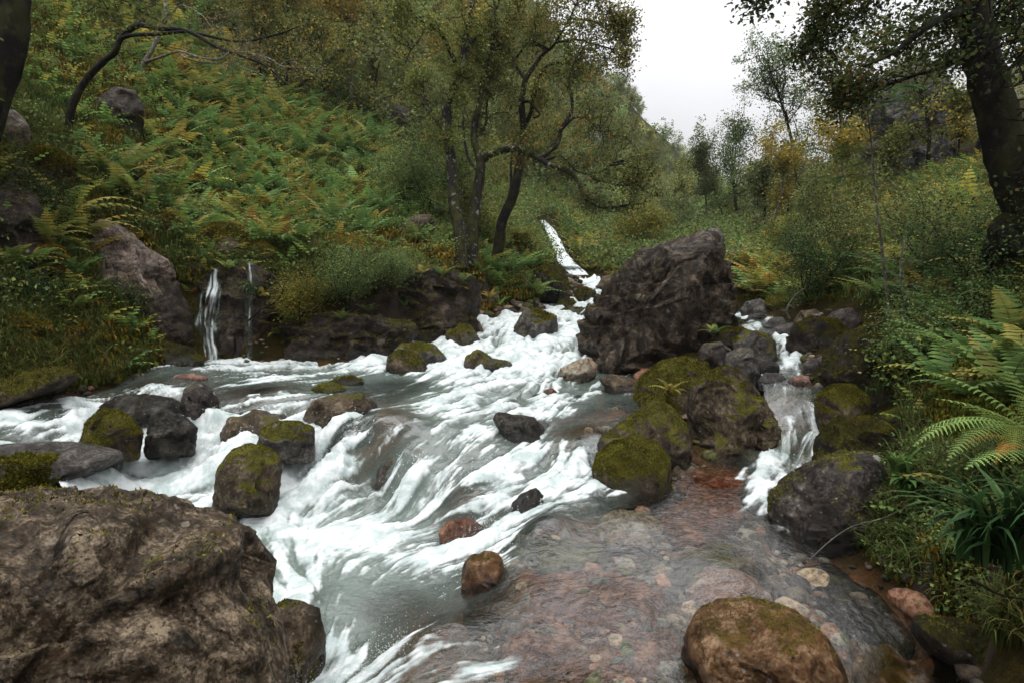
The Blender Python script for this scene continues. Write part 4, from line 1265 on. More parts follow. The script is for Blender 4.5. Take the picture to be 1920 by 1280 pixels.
rock('pebble', 'smooth grey stone at the top of the side channel shallows', [(1505,682),(1520,670),(1542,674),(1546,690),(1520,695)], 7.1, R_GREY, 0.9, 78, 3, 0.03, 4, cat='stone')
rock('rock', 'pale flat-topped slab at the head of the side channel', [(1388,580),(1400,565),(1425,560),(1450,575),(1456,590),(1420,594),(1394,592)], 12.0, R_GREY, 0.85, 79, 8, 0.05, 4)
rock('rock', 'small dark rock under the pale flat-topped slab', [(1395,605),(1405,590),(1430,586),(1442,600),(1430,614),(1402,614)], 11.0, R_DARK, 0.9, 80, 6, 0.05, 4)
rock('rock', 'slanted grey-brown rock below the dark leafy bush', [(1430,612),(1445,596),(1468,594),(1478,610),(1460,622),(1438,622)], 10.0, R_GREY, 0.9, 81, 7, 0.05, 4)
rock('rock', 'long low grey rock lying in front of the dark leafy bush', [(1434,628),(1455,612),(1485,605),(1500,616),(1485,632),(1450,638)], 9.3, R_GREY, 0.9, 82, 6, 0.05, 4)
rock('rock', 'brown rock half hidden beneath the dark leafy bush', [(1488,600),(1500,583),(1530,580),(1548,595),(1540,610),(1500,612)], 9.9, R_BROWN, 0.9, 83, 6, 0.05, 4)
rock('rock', 'mossy mound rock beside the golden bracken', [(1428,572),(1440,555),(1465,550),(1480,562),(1478,580),(1445,584)], -1, R_FULL, 0.9, 84, 3, 0.05, 4, moss=900, msize=0.03, mcut=-0.3)
rock('rock', 'grey rock behind the shoulder of the giant boulder', [(1362,480),(1370,465),(1395,462),(1405,478),(1390,495),(1368,495)], -1, R_GREY, 0.9, 85, 7, 0.05, 4)
rock('rock', 'small grey rock on the bank behind the crest of the giant boulder', [(1152,495),(1160,485),(1180,484),(1186,494),(1170,500)], -1, R_GREY, 0.9, 86, 6, 0.05, 4)
rock('rock', 'dark brown rock in the shadow under the moss ball', [(1700,905),(1720,860),(1780,825),(1850,835),(1880,880),(1850,930),(1750,940)], 3.9, R_DMOSS, 0.85, 87, 5, 0.05, 5, 0.1, moss=2500, msize=0.013)
rock('rock', 'dark mossy rock below the leaning tree trunk', [(1838,480),(1855,420),(1890,385),(1960,380),(2010,430),(2000,520),(1900,530),(1850,510)], -1, R_DMOSS, 0.85, 88, 6, 0.05, 5, 0.1, moss=2500, msize=0.02)
# upper stream
rock('rock', 'squat mossy boulder at the bend of the upper stream', [(1075,560),(1082,545),(1100,540),(1118,546),(1120,562),(1100,570)], 17.6, R_DMOSS, 0.9, 89, 4, 0.05, 4, moss=700, msize=0.04, mcut=-0.1)
rock('rock', 'low moss-topped rock below the squat mossy boulder', [(1050,585),(1065,575),(1095,577),(1108,588),(1085,598),(1060,596)], 15.0, R_FULL, 0.9, 90, 3, 0.05, 4, moss=500, msize=0.035, mcut=-0.1)
rock('rock', 'dark stone between the squat mossy boulder and the white chute', [(1040,575),(1050,562),(1075,560),(1085,572),(1068,582),(1048,582)], 16.2, R_DMOSS, 0.9, 91, 5, 0.05, 4, moss=300, msize=0.035)
rock('rock', 'pale slab at the water edge left of the giant boulder', [(1085,592),(1100,582),(1125,580),(1130,592),(1110,602)], 14.2, R_GREY, 0.9, 92, 5, 0.04, 4)
rock('rock', 'dark rock with a small spill beside it under the fern clump', [(938,600),(945,580),(962,575),(974,588),(970,606),(950,610)], 14.3, R_DARK, 0.9, 93, 6, 0.05, 4)
rock('rock', 'little pinkish stone by the upper stream edge', [(1033,556),(1038,548),(1048,547),(1052,556),(1042,561)], 18.0, R_PINK, 0.9, 94, 3, 0.04, 4)
rock('rock', 'dark stone near the foot of the white waterfall', [(1068,528),(1075,518),(1085,519),(1088,528),(1078,532)], 22.5, R_DMOSS, 0.9, 95, 4, 0.05, 4)
rock('rock', 'brown rock beside the top bend of the stream', [(1120,535),(1130,518),(1148,515),(1156,530),(1148,545),(1128,545)], 20.5, R_BROWN, 0.9, 96, 6, 0.05, 4)
rock('rock', 'dark rock against the upstream flank of the giant boulder', [(1130,545),(1138,530),(1155,528),(1162,545),(1150,555)], 16.0, R_DARK, 0.9, 97, 5, 0.05, 4)
rock('boulder', 'moss-draped bank boulder below the white waterfall', [(990,540),(1000,505),(1030,495),(1058,505),(1068,530),(1055,552),(1010,556)], 17.2, R_DMOSS, 0.9, 98, 5, 0.06, 5, 0.1, moss=1800, msize=0.04, mcut=-0.1)
# left bank
rock('bank_cliff', 'dark layered rock wall of the bank under the birches', [(640,545),(680,505),(760,500),(850,505),(898,520),(905,560),(890,595),(800,605),(720,620),(650,620)], 11.9, R_CLIFF, 0.55, 101, 9, 0.05, 6, 0.2, 0.6, 7000, 0.028, -0.02, 0.9, 'rock ledge')
rock('bank_cliff', 'low dark wet rock wall behind the white water under the bushy bank', [(470,630),(520,600),(620,585),(720,592),(790,605),(780,630),(700,660),(560,672),(480,675)], 10.55, R_CLIFF, 0.5, 102, 8, 0.05, 6, 0.25, 0.6, 7000, 0.024, -0.02, 0.9, 'rock ledge')
rock('bank_cliff', 'dark dripping rock face behind the trickling waterfall', [(345,560),(365,515),(410,495),(470,490),(520,520),(535,600),(520,675),(440,690),(360,685),(340,640)], 10.45, R_CLIFF, 0.5, 103, 8, 0.05, 6, 0.12, 0.6, 7000, 0.022, -0.02, 0.8, 'rock ledge')
kind(rock('rock_slab', 'pale pinkish rock slab sloping down above the side channel bank', [(158,450),(172,418),(198,408),(240,428),(275,463),(322,490),(352,522),(342,552),(290,556),(225,530),(178,492)], -1, R_SLAB, 0.6, 104, 6, 0.05, 6, 0.2, 0.7, strata=0.4, cat='rock slab'), 'thing')
rock('rock', 'dark bulging rock under the lower end of the pale slab', [(215,560),(250,520),(300,515),(335,540),(362,585),(365,630),(320,650),(250,625)], 9.6, R_CLIFF, 0.6, 105, 7, 0.05, 5, 0.15, moss=500, msize=0.018, mcut=0.15)
rock('rock', 'small rounded boulder at the lip of the trickling waterfall', [(348,512),(355,494),(372,489),(386,498),(385,518),(365,524)], 10.3, R_BROWN, 0.9, 106, 4, 0.04, 4)
rock('rock', 'brown rock above the trickling waterfall under the ferns', [(385,480),(400,455),(430,445),(455,460),(460,485),(420,495)], -1, R_BROWN, 0.85, 107, 7, 0.05, 4)
rock('boulder', 'smooth dark brown boulder resting in moss beside the birches', [(750,440),(757,412),(785,401),(810,403),(820,425),(815,447),(775,450)], -1, R_BROWN, 0.9, 108, 4, 0.03, 5, 0.2)
rock('rock', 'dark rock face showing beneath the bare leaning tree', [(165,235),(180,185),(215,162),(255,170),(272,205),(265,235),(215,245)], -1, R_CLIFF, 0.7, 109, 7, 0.05, 5)
rock('rock', 'shaded brown rock at the bank edge near the dark corner trunk', [(-40,420),(-30,360),(20,340),(70,365),(90,420),(60,450),(-20,455)], -1, R_CLIFF, 0.7, 110, 6, 0.06, 5, moss=400, msize=0.018, mcut=0.15)
rock('rock', 'pale-faced rock below the dark corner trunk', [(-40,260),(-20,215),(25,205),(55,235),(60,270),(10,285)], -1, R_SLAB, 0.7, 111, 6, 0.06, 5)
rock('moss_mound', 'rounded tussock mound shaggy with orange moss above the pale slab', [(8,330),(25,290),(65,272),(110,280),(142,305),(140,345),(90,365),(30,360)], -1, R_FULL, 0.9, 112, 2, 0.05, 5, 0.1, moss=9000, msize=0.045, mcut=-0.5, cat='mound')
GOLDMOSS = np.array([(0.16, 0.11, 0.016), (0.11, 0.085, 0.014), (0.19, 0.14, 0.02), (0.06, 0.05, 0.01), (0.10, 0.10, 0.018)])
_cr = np.random.default_rng(77)
for k_, (px, py, w) in enumerate([(300,420,80),(420,440,90),(480,385,60),(360,340,60),(560,430,80),(330,260,50),(640,460,90),(240,330,70),(130,410,60),(470,470,80),(80,480,90),(590,350,46),(200,60,60),(330,130,50),(700,470,70),(40,610,100),(130,620,90)]):
    h_ = w * _cr.uniform(0.42, 0.6)
    n_ = 12
    pts = [(px + w * 0.5 * math.cos(a) * _cr.uniform(.9, 1.1), py - h_ * 0.5 * math.sin(a) * _cr.uniform(.9, 1.1)) for a in np.linspace(0, 2 * math.pi, n_, endpoint=False)]
    ob = rock('moss_cushion', 'rounded golden moss cushion bulging between the ferns of the slope', pts, -1, R_FULL, 0.9, 800 + k_, 2, 0.06, 4, 0.2, cat='moss', group='golden moss cushions on the fern slope')
    me = ob.data
    Vv = np.array([v.co[:] for v in me.vertices]); Ff = np.array([p.vertices[:] for p in me.polygons])
    g_ = fuzz(Vv, Ff, 3500, 0.05, 800 + k_, cut=-0.6, cols=GOLDMOSS)
    if g_:
        kind(link('moss', mesh('moss', g_[0], g_[1], MOSS, g_[2], False), ob), 'stuff')
rock('rock', 'long mossy rock lining the edge of the side channel', [(-60,760),(-30,720),(40,698),(110,685),(150,695),(140,720),(60,745),(-20,775)], 6.7, R_FULL, 0.8, 113, 3, 0.05, 5, 0.2, moss=4500, msize=0.02, mcut=-0.3)
rock('rock', 'dark mossy rock between the bank and the trickling waterfall', [(235,680),(260,650),(310,640),(360,650),(385,675),(370,692),(290,702)], 9.2, R_DMOSS, 0.85, 114, 5, 0.05, 5, 0.2, moss=2200, msize=0.02, mcut=-0.1)
rock('rock', 'grey rock outcrop on the wooded slope behind the birches', [(915,190),(940,160),(965,165),(980,200),(965,240),(930,235)], -1, R_CRAG, 0.6, 115, 7, 0.06, 5)
rock('rock', 'dark overhung outcrop under the olive shrubs high on the slope', [(690,215),(715,195),(760,200),(780,225),(760,245),(710,240)], -1, R_CLIFF, 0.6, 116, 7, 0.06, 5)
rock('rock_outcrop', 'tall dark grey crag standing on the far bank behind the saplings', [(1612,210),(1622,165),(1660,135),(1720,100),(1765,120),(1800,180),(1800,300),(1700,340),(1655,345),(1640,290),(1622,250)], 20, R_CRAG, 0.7, 117, 9, 0.06, 6, 0.1, 0.65, 2500, 0.09, 0.1, 0.5, 'crag')
rock('rock', 'grey rock breaking the wooded slope below the arching birch limb', [(1095,270),(1110,245),(1135,250),(1150,290),(1140,320),(1105,320)], -1, R_CRAG, 0.6, 118, 7, 0.06, 5)

# bedrock slabs under the thin clear water
slab('rusty bedrock slab under thin water upstream of the stump shaped rock', [(985,1075),(1060,1050),(1180,1060),(1260,1100),(1230,1160),(1100,1180),(1000,1150)], -0.05, R_RED, 701)
slab('reddish-brown bedrock slab under thin water between the stump shaped rock and the rust boulder', [(930,1190),(1010,1150),(1130,1180),(1270,1170),(1280,1250),(1160,1300),(980,1300)], -0.075, R_RED, 702)
slab('pale sandy slab under clear water below the moss-coated egg-shaped boulder', [(1110,985),(1150,950),(1215,948),(1245,975),(1225,1008),(1150,1012)], -0.01, R_TAN, 704, 0.06)
slab('reddish slab under clear water beside the moss-coated egg-shaped boulder', [(1235,960),(1290,915),(1380,905),(1400,950),(1340,1000),(1260,1005)], -0.03, R_RED, 705)
slab('brown slab under clear water in the middle of the shallows', [(1260,1040),(1330,1005),(1430,1000),(1450,1050),(1390,1090),(1290,1090)], -0.03, R_BROWN, 706)
slab('orange-pink slab under rippled water upstream of the rust boulder', [(1285,1085),(1320,1060),(1390,1062),(1450,1098),(1410,1125),(1320,1118)], 0.0, R_PINK, 707, 0.06)
slab('reddish gravel-coloured slab under the squared brown boulder', [(1265,905),(1300,870),(1370,872),(1440,885),(1400,915),(1320,925)], -0.01, R_RED, 708, 0.07)
slab('dark slab under smooth water along the grassy bank', [(1480,1050),(1560,1040),(1660,1120),(1720,1190),(1640,1210),(1540,1130)], -0.05, R_DARK, 709)
slab('brown streaked slab under smooth water beside the rust boulder', [(1590,1180),(1660,1190),(1760,1270),(1760,1340),(1650,1320),(1600,1250)], -0.03, R_ORANGE, 710)
slab('olive slab under the water tongue by the jagged dark rock', [(1000,1030),(1060,1000),(1130,1010),(1150,1040),(1080,1055),(1010,1060)], -0.02, R_GMOSS, 711)

# falling water
def pz(px, py, d):
    return P(px, py, d)
def onslope(px, py, lift=0.3):
    q = hit(px, py, 10)
    return q + np.array([0, -lift, lift * 0.7])
ribbon('waterfall', [onslope(*t) for t in [(1016,424),(1030,440),(1040,462),(1050,485),(1064,508),(1074,518),(1082,528)]], [0.22,0.42,0.48,0.52,0.66,0.8,0.8], 1.0, 1, nu=30, bulge=0.16)
ribbon('waterfall', [pz(893,262,50), pz(900,268,49.5), pz(908,275,49), pz(914,286,48.5)], [0.4,0.8,0.9,0.6], 0.9, 2, nu=14, bulge=0.15)
from mathutils.bvhtree import BVHTree
_cl = [o for o in bpy.data.objects if o.name.startswith('bank_cliff')]
_trees = [(o, BVHTree.FromPolygons([v.co + o.location for v in o.data.vertices], [tuple(p.vertices) for p in o.data.polygons])) for o in _cl]
def onrock(px, py, dflt, lift=0.05):
    r0 = Vector((0, 0, CAMZ))
    q = P(px, py, 1.0)
    dr = (Vector(q) - r0).normalized()
    best = dflt
    for o, t_ in _trees:
        h_ = t_.ray_cast(r0, dr)
        if h_[0] is not None:
            dd = float(proj(np.array(h_[0])[None])[2][0])
            best = min(best, dd)
    return P(px, py, best - lift)
ribbon('waterfall', [onrock(402,506,10.1), onrock(401,522,10.1), onrock(400,538,10.1,.08), onrock(395,556,10,.12), onrock(391,580,10), onrock(388,606,10), onrock(390,618,10,.14), onrock(391,640,9.9,.1), onrock(396,665,9.8,.08), onrock(398,694,9.7,.1)], [0.14,0.18,0.26,0.42,0.46,0.5,0.4,0.22,0.24,0.3], 0.36, 3, nu=34, bulge=0.03)
ribbon('waterfall', [onrock(470,492,10.2), onrock(470,530,10.1), onrock(466,580,10), onrock(466,630,9.9), onrock(468,684,9.8)], [0.1,0.14,0.14,0.12,0.12], 0.05, 4, nu=12, bulge=0.02)
ribbon('waterfall', [pz(1478,803,5.95), pz(1477,815,5.75), pz(1474,840,5.65), pz(1470,868,5.6), pz(1464,888,5.5)], [0.16,0.15,0.15,0.16,0.2], 0.42, 5, nu=26, bulge=0.04)
ribbon('waterfall', [pz(1522,808,5.85), pz(1516,820,5.7), pz(1506,845,5.6), pz(1496,868,5.55), pz(1488,890,5.5)], [0.1,0.12,0.14,0.15,0.2], 0.42, 6, nu=22, bulge=0.04)
ribbon('waterfall', [pz(1482,725,6.5), pz(1482,735,6.42), pz(1482,752,6.36), pz(1484,766,6.3)], [0.5,0.5,0.48,0.45], 0.2, 7, nu=30, bulge=0.03)
# ------------------------------------------------------------------ plants: building blocks
def rot_z(V, a):
    c, s = math.cos(a), math.sin(a)
    return np.stack([V[:, 0] * c - V[:, 1] * s, V[:, 0] * s + V[:, 1] * c, V[:, 2]], 1)

def frond(L, n, r, arch=0.9, lean=0.9, width=0.20, col=(0.05, 0.09, 0.02), tip=None, side=0.0, toothed=False, curl=0.0):
    """one fern frond in the xz plane, rooted at the origin: rachis with pairs of tapering pinnae"""
    s = np.linspace(0, 1, n)
    ang = lean * 1.25 - arch * 1.35 * s - curl * s ** 4
    dx, dz = np.cos(ang), np.sin(ang)
    st = L / (n - 1)
    X = np.concatenate([[0], np.cumsum(dx[:-1] * st)])
    Z = np.concatenate([[0], np.cumsum(dz[:-1] * st)])
    Y = side * L * s ** 2
    C = np.stack([X, Y, Z], 1)
    T = np.stack([dx, 2 * side * s, dz], 1)
    T /= np.linalg.norm(T, axis=1)[:, None]
    Bn = np.cross(T, np.array([0, 1.0, 0]))          # points down; up is -Bn
    prof = np.clip(s / 0.22, 0, 1) ** 0.8 * np.clip(1 - s, 0.02, 1) ** 0.75 * 1.25
    prof[s < 0.12] = 0
    V, F, Cc = [], [], []
    col = np.asarray(col)
    tip = col if tip is None else np.asarray(tip)
    for i in range(n):
        if prof[i] <= 0.01:
            continue
        w = width * L * prof[i] * r.uniform(0.88, 1.08)
        cc = (col * (1 - s[i]) + tip * s[i]) * r.uniform(0.8, 1.2)
        for sg in (1, -1):
            dirv = np.array([0, sg, 0]) * 0.93 + T[i] * 0.36
            dr = 0.16 + 0.1 * r.random()
            if not toothed:
                hw = st * 0.40
                a = C[i] - T[i] * hw
                b = C[i] + T[i] * hw
                e = C[i] + dirv * w + np.array([0, 0, -dr * w])
                m = C[i] + dirv * w * 0.55 + T[i] * hw * 0.7 + np.array([0, 0, -dr * 0.15 * w])
                k = len(V)
                V += [a, b, m, e]
                F += [(k, k + 1, k + 2), (k, k + 2, k + 3)]
                Cc += [cc * 0.8, cc * 0.8, cc, cc * 1.1]
            else:
                q = max(4, int(w / (st * 0.42)))
                for j in range(q):
                    f0, f1 = j / q, (j + 1) / q
                    tw = st * 0.46 * (1 - f0 * 0.85)
                    p0 = C[i] + dirv * w * f0 + np.array([0, 0, -dr * w * f0 ** 2])
                    p1 = C[i] + dirv * w * f1 + np.array([0, 0, -dr * w * f1 ** 2])
                    pm = 0.45 * p0 + 0.55 * p1
                    k = len(V)
                    V += [p0, pm + T[i] * tw + dirv * w * 0.03, p1, pm - T[i] * tw + dirv * w * 0.03]
                    F += [(k, k + 1, k + 2), (k, k + 2, k + 3)]
                    Cc += [cc * 0.85, cc * 1.12, cc, cc * 1.05]
    rw = 0.006 * L / 0.8
    k0 = len(V)
    for i in range(n):
        V += [C[i] + np.array([0, rw, 0]) * (1.1 - s[i]), C[i] - np.array([0, rw, 0]) * (1.1 - s[i])]
        Cc += [(0.10, 0.085, 0.03)] * 2
    for i in range(n - 1):
        k = k0 + 2 * i
        F += [(k, k + 1, k + 3), (k, k + 3, k + 2)]
    return np.array(V), np.array(F), np.array(Cc)

G1, G2, G3 = (0.078, 0.120, 0.036), (0.058, 0.098, 0.036), (0.110, 0.138, 0.040)
GOLD, RUST, YEL = (0.21, 0.150, 0.040), (0.12, 0.065, 0.022), (0.23, 0.19, 0.045)

def fern_soup(seed, nf, L, cols, n=13, spread=1.0):
    r = np.random.default_rng(seed)
    s = Soup()
    for k in range(nf):
        c = np.array(cols[r.integers(0, len(cols))])
        tp = c * 1.1 if r.random() < 0.65 else np.array(GOLD) * 0.9
        V, F, C = frond(L * r.uniform(0.65, 1.1), n, r, r.uniform(0.55, 1.15), r.uniform(0.55, 1.0), r.uniform(0.17, 0.24), c, tp, r.uniform(-0.15, 0.15))
        V = rot_z(V, k / nf * 2 * math.pi * spread + r.uniform(-0.4, 0.4))
        s.add(V, F, C)
    return s

def blade(L, w, bend, r, col, seg=3):
    s = np.linspace(0, 1, seg + 1)
    ang = math.radians(86) - bend * s
    X = np.concatenate([[0], np.cumsum(np.cos(ang[:-1])) * L / seg])
    Z = np.concatenate([[0], np.cumsum(np.sin(ang[:-1])) * L / seg])
    V, C = [], []
    col = np.asarray(col)
    for i in range(seg + 1):
        ww = w * (1 - s[i] ** 1.6) * 0.5 * (0.6 + 0.8 * min(1, 3 * s[i]))
        V += [(X[i], ww, Z[i]), (X[i], -ww, Z[i])]
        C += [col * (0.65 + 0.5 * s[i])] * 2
    F = []
    for i in range(seg):
        k = 2 * i
        F += [(k, k + 1, k + 3), (k, k + 3, k + 2)]
    return np.array(V), np.array(F), np.array(C)

def tuft_soup(seed, nb, L, w, cols, bend=(0.4, 2.0), seg=3, rad=0.05):
    r = np.random.default_rng(seed)
    s = Soup()
    for _ in range(nb):
        V, F, C = blade(L * r.uniform(0.5, 1.15), w * r.uniform(0.7, 1.2), r.uniform(*bend), r, np.array(cols[r.integers(0, len(cols))]) * r.uniform(0.75, 1.25), seg)
        V = rot_z(V, r.uniform(0, 6.28)) + np.array([r.normal() * rad, r.normal() * rad, 0])
        s.add(V, F, C)
    return s

def leaf_cloud(pts, n, sigma, size, cols, seed, asp=0.62, flat=0.5, var=0.4):
    """leaf-shaped faces strewn around points"""
    r = np.random.default_rng(seed)
    pts = np.asarray(pts)
    c = pts[r.integers(0, len(pts), n)] + r.normal(size=(n, 3)) * sigma
    ax = r.normal(size=(n, 3)) * np.array([1, 1, 0.7]) + np.array([0, 0, -0.25])
    ax /= np.linalg.norm(ax, axis=1)[:, None]
    up = r.normal(size=(n, 3)) * flat + np.array([0, 0, 1.0])
    sd = np.cross(ax, up)
    sd /= np.linalg.norm(sd, axis=1)[:, None] + 1e-9
    nn = np.cross(sd, ax)
    L = size * r.uniform(0.6, 1.35, n)[:, None]
    V = np.stack([c, c + ax * L * 0.5 + sd * L * asp * 0.5 + nn * L * 0.07, c + ax * L, c + ax * L * 0.5 - sd * L * asp * 0.5 + nn * L * 0.07], 1).reshape(-1, 3)
    i = np.arange(n) * 4
    F = np.concatenate([np.stack([i, i + 1, i + 2], 1), np.stack([i, i + 2, i + 3], 1)])
    cols = np.asarray(cols)
    pick = 0.5 + 0.75 * fbm(c * 0.8 + seed * 1.3, 2) + r.normal(size=n) * 0.2     # colours come in sprays, not leaf by leaf
    cc = cols[np.clip((pick * len(cols)).astype(int), 0, len(cols) - 1)] * r.uniform(1 - var, 1 + var, n)[:, None]
    cc = cc * np.clip(1 + 0.7 * fbm(c * 1.2 + seed, 2), 0.45, 1.6)[:, None]
    return V, F, np.repeat(np.clip(cc, 0.002, 1), 4, 0)

OLIVE = [(0.105, 0.115, 0.034), (0.080, 0.095, 0.030), (0.13, 0.13, 0.038), (0.055, 0.068, 0.022)]
AUTUMN = OLIVE[:2] + [(0.10, 0.13, 0.04)] + OLIVE + [(0.17, 0.15, 0.032), (0.23, 0.155, 0.03)]
GREENS = [(0.075, 0.115, 0.038), (0.058, 0.092, 0.036), (0.105, 0.14, 0.045), (0.04, 0.065, 0.026)]
DARKG = [(0.020, 0.034, 0.012), (0.030, 0.046, 0.016), (0.014, 0.024, 0.009)]
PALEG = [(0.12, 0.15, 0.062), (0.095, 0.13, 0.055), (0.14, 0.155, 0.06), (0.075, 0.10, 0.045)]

class TreeB:
    def __init__(self, seed):
        self.r = np.random.default_rng(seed)
        self.tub = Soup()
        self.anch = []
    def limb(self, pts, r0, r1, ns=7, wig=0.0, sm=3):
        p = smooth_path(pts, sm) if len(pts) > 2 else np.asarray(pts, float)
        if wig:
            p = p + np.stack([fbm(p * 1.7 + 11 * k + self.r.integers(0, 99), 2) for k in range(3)], 1) * wig
        t = np.linspace(0, 1, len(p))
        rad = r0 * (1 - t) + r1 * t
        V, F = tube(p, rad, ns, 0.25 if r0 > 0.03 else 0, 3)
        self.tub.add(V, F, (1, 1, 1))
        return p
    def sprout(self, path, r0, L, count, level, up=0.25, t0=0.25, droop=0.0, spread=0.9):
        """side branches along a path, down to twigs that carry leaves"""
        r = self.r
        n = len(path)
        for _ in range(count):
            i = int(n * (t0 + (1 - t0) * r.random()) - 1e-6)
            i = min(max(i, 1), n - 1)
            tg = path[i] - path[i - 1]
            tg /= np.linalg.norm(tg) + 1e-9
            d = tg * 0.5 + r.normal(size=3) * spread + np.array([0, 0, up])
            d /= np.linalg.norm(d)
            ll = L * r.uniform(0.5, 1.25)
            m = 6
            pts = [path[i]]
            for _s in range(m):
                d = d + r.normal(size=3) * 0.28 + np.array([0, 0, up * 0.25 - droop * 0.3])
                d /= np.linalg.norm(d)
                pts.append(pts[-1] + d * ll / m)
            pts = np.array(pts)
            ra = r0 * r.uniform(0.6, 1.0)
            V, F = tube(pts, np.linspace(ra, ra * 0.35, len(pts)), 5 if ra > 0.012 else 3)
            self.tub.add(V, F, (1, 1, 1))
            if level > 0:
                self.sprout(pts, ra * 0.5, L * 0.52, max(3, int(4 + 2 * level)), level - 1, up, 0.2, droop, spread)
            else:
                self.anch += [p for p in pts[2:]]
    def twig_to(self, src, dst, r0):
        r = self.r
        src, dst = np.asarray(src), np.asarray(dst)
        L = np.linalg.norm(dst - src)
        m = 6
        pts = [src + (dst - src) * t + (r.normal(size=3) * 0.08 * L * math.sin(math.pi * t) if 0 < t < 1 else 0) for t in np.linspace(0, 1, m)]
        p = smooth_path(pts, 2)
        V, F = tube(p, np.linspace(r0, r0 * 0.35, len(p)), 4)
        self.tub.add(V, F, (1, 1, 1))
        return p

def finish_tree(tb, name, label, cat, loc, bark, cols, nleaf, lsize, sigma, seed, group=None, crown=True, leafmat=None, asp=0.62, extra=None):
    loc = np.asarray(loc, float)
    root = link(name, None, None, loc)
    tag(root, label, cat, group)
    V, F, _ = tb.tub.get()
    link('trunk', mesh('trunk', V - loc, F, bark), root)
    if crown and len(tb.anch):
        A = np.array(tb.anch)
        if extra is not None:
            A = np.concatenate([A, extra])
        V, F, C = leaf_cloud(A, nleaf, sigma, lsize, cols, seed, asp)
        link('crown', mesh('crown', V - loc, F, leafmat or LEAF, C, False), root)
    return root

def PX(lst, d):
    """pixels (optionally with their own depth offset) to points"""
    return np.array([P(t[0], t[1], d + (t[2] if len(t) > 2 else 0)) for t in lst])

# ------------------------------------------------------------------ the birches in the middle
def clusters(tb, paths, cl, d, n_twig, r0=0.012, seed=0, jit=0.5):
    """leafy sprays: (px, py, radius px, depth offset); each hangs on twigs from the nearest limb"""
    r = np.random.default_rng(seed)
    allp = np.concatenate(paths)
    for c in cl:
        ctr = P(c[0], c[1], d + (c[3] if len(c) > 3 else 0))
        rad = c[2] / FPX * d
        for _ in range(n_twig):
            q = ctr + r.normal(size=3) * np.array([rad, rad * 0.9, rad]) * 0.5
            ds = np.linalg.norm(allp - q, axis=1)
            j = int(np.argsort(ds)[r.integers(0, 6)])
            p = tb.twig_to(allp[j], q, r0)
            for i in (len(p) // 2, -4, -2, -1):
                tb.anch.append(p[i])
            tb.sprout(p, r0 * 0.4, rad * 0.75, 3, 0, 0.1, 0.45)

tA = TreeB(41)
pA = PX([(866,505),(861,431),(852,390),(850,356),(846,300),(838,240),(838,195),(854,161),(865,139),(872,75),(884,30),(886,-30),(880,-120)], 13.8)
a1 = tA.limb(pA, 0.16, 0.05)
a2 = tA.limb(PX([(868,150),(850,110),(828,64,-.5),(797,41,-.9),(775,26,-1.2),(764,2,-1.4),(740,-30,-1.6)], 13.8), 0.06, 0.02)
a3 = tA.limb(PX([(845,290),(825,240,.3),(800,200,.6),(790,150,.9),(775,110,1.2)], 13.8), 0.04, 0.012)
a4 = tA.limb(PX([(870,90),(905,60,.4),(930,20,.7),(950,-40,1)], 13.8), 0.05, 0.015)
a5 = tA.limb(PX([(797,41,-.9),(790,70,-1),(770,95,-1.1),(760,120,-1.2)], 13.8), 0.025, 0.01)
clusters(tA, [a1, a2, a3, a4, a5], [(800,40,50,-.9),(765,15,40,-1.3),(850,30,50),(890,10,50),(840,90,45,-.4),(900,60,45,.4),(790,120,40,.9),(930,10,40,.7),(860,140,35),(780,170,30,1),(870,190,30),(820,240,30,.4),(740,40,30,-1.4),(850,270,25),(900,110,30,.3)], 13.8, 7, 0.014, 1)
finish_tree(tA, 'birch_tree', 'slender birch with lichen-spotted trunk, first of the group on the mossy bank', 'tree', ground(866, 13.8), BARK, [(0.09, 0.10, 0.03), (0.07, 0.085, 0.028)] + AUTUMN, 12500, 0.066, 0.085, 1)

tB = TreeB(42)
b0 = tB.limb(PX([(884,500),(884,450),(888,405),(893,370),(899,338),(902,307)], 14.2), 0.17, 0.12)
b1 = tB.limb(PX([(901,312),(895,285),(888,259),(890,235),(895,210),(902,180),(904,150),(912,120),(925,85),(930,40),(925,-20),(930,-90)], 14.2), 0.095, 0.03)
b2 = tB.limb(PX([(902,310),(906,300),(918,291,-.1),(940,283,-.3),(970,279,-.5),(996,289,-.7),(1019,302,-.9),(1045,315,-1.1),(1071,326,-1.3),(1086,345,-1.4),(1096,371,-1.5),(1116,386,-1.6),(1142,390,-1.7),(1180,384,-1.8)], 14.2), 0.105, 0.02)
b3 = tB.limb(PX([(1012,298,-.85),(1034,281,-.9),(1047,266,-.9),(1052,244,-.9),(1064,225,-1),(1073,202,-1),(1071,176,-1.1),(1067,150,-1.1),(1071,131,-1.1),(1080,110,-1.2),(1095,90,-1.3)], 14.2), 0.06, 0.015)
b4 = tB.limb(PX([(1052,244,-.9),(1075,222,-1.2),(1094,221,-1.4),(1112,232,-1.6),(1130,250,-1.8),(1160,255,-2)], 14.2), 0.035, 0.01)
b5 = tB.limb(PX([(1019,302,-.9),(1052,292,-1.2),(1071,311,-1.4),(1082,322,-1.5),(1105,326,-1.7),(1127,322,-1.9),(1150,305,-2.1)], 14.2), 0.035, 0.01)
b6 = tB.limb(PX([(1105,326,-1.7),(1114,337,-1.8),(1134,341,-1.9),(1154,348,-2),(1180,345,-2.1)], 14.2), 0.022, 0.008)
b7 = tB.limb(PX([(888,259),(905,245,.3),(912,225,.5),(912,200,.7),(918,175,.8)], 14.2), 0.05, 0.02)
b8 = tB.limb(PX([(900,325),(880,300,.4),(872,270,.7),(868,235,.9),(872,200,1)], 14.2), 0.05, 0.02)
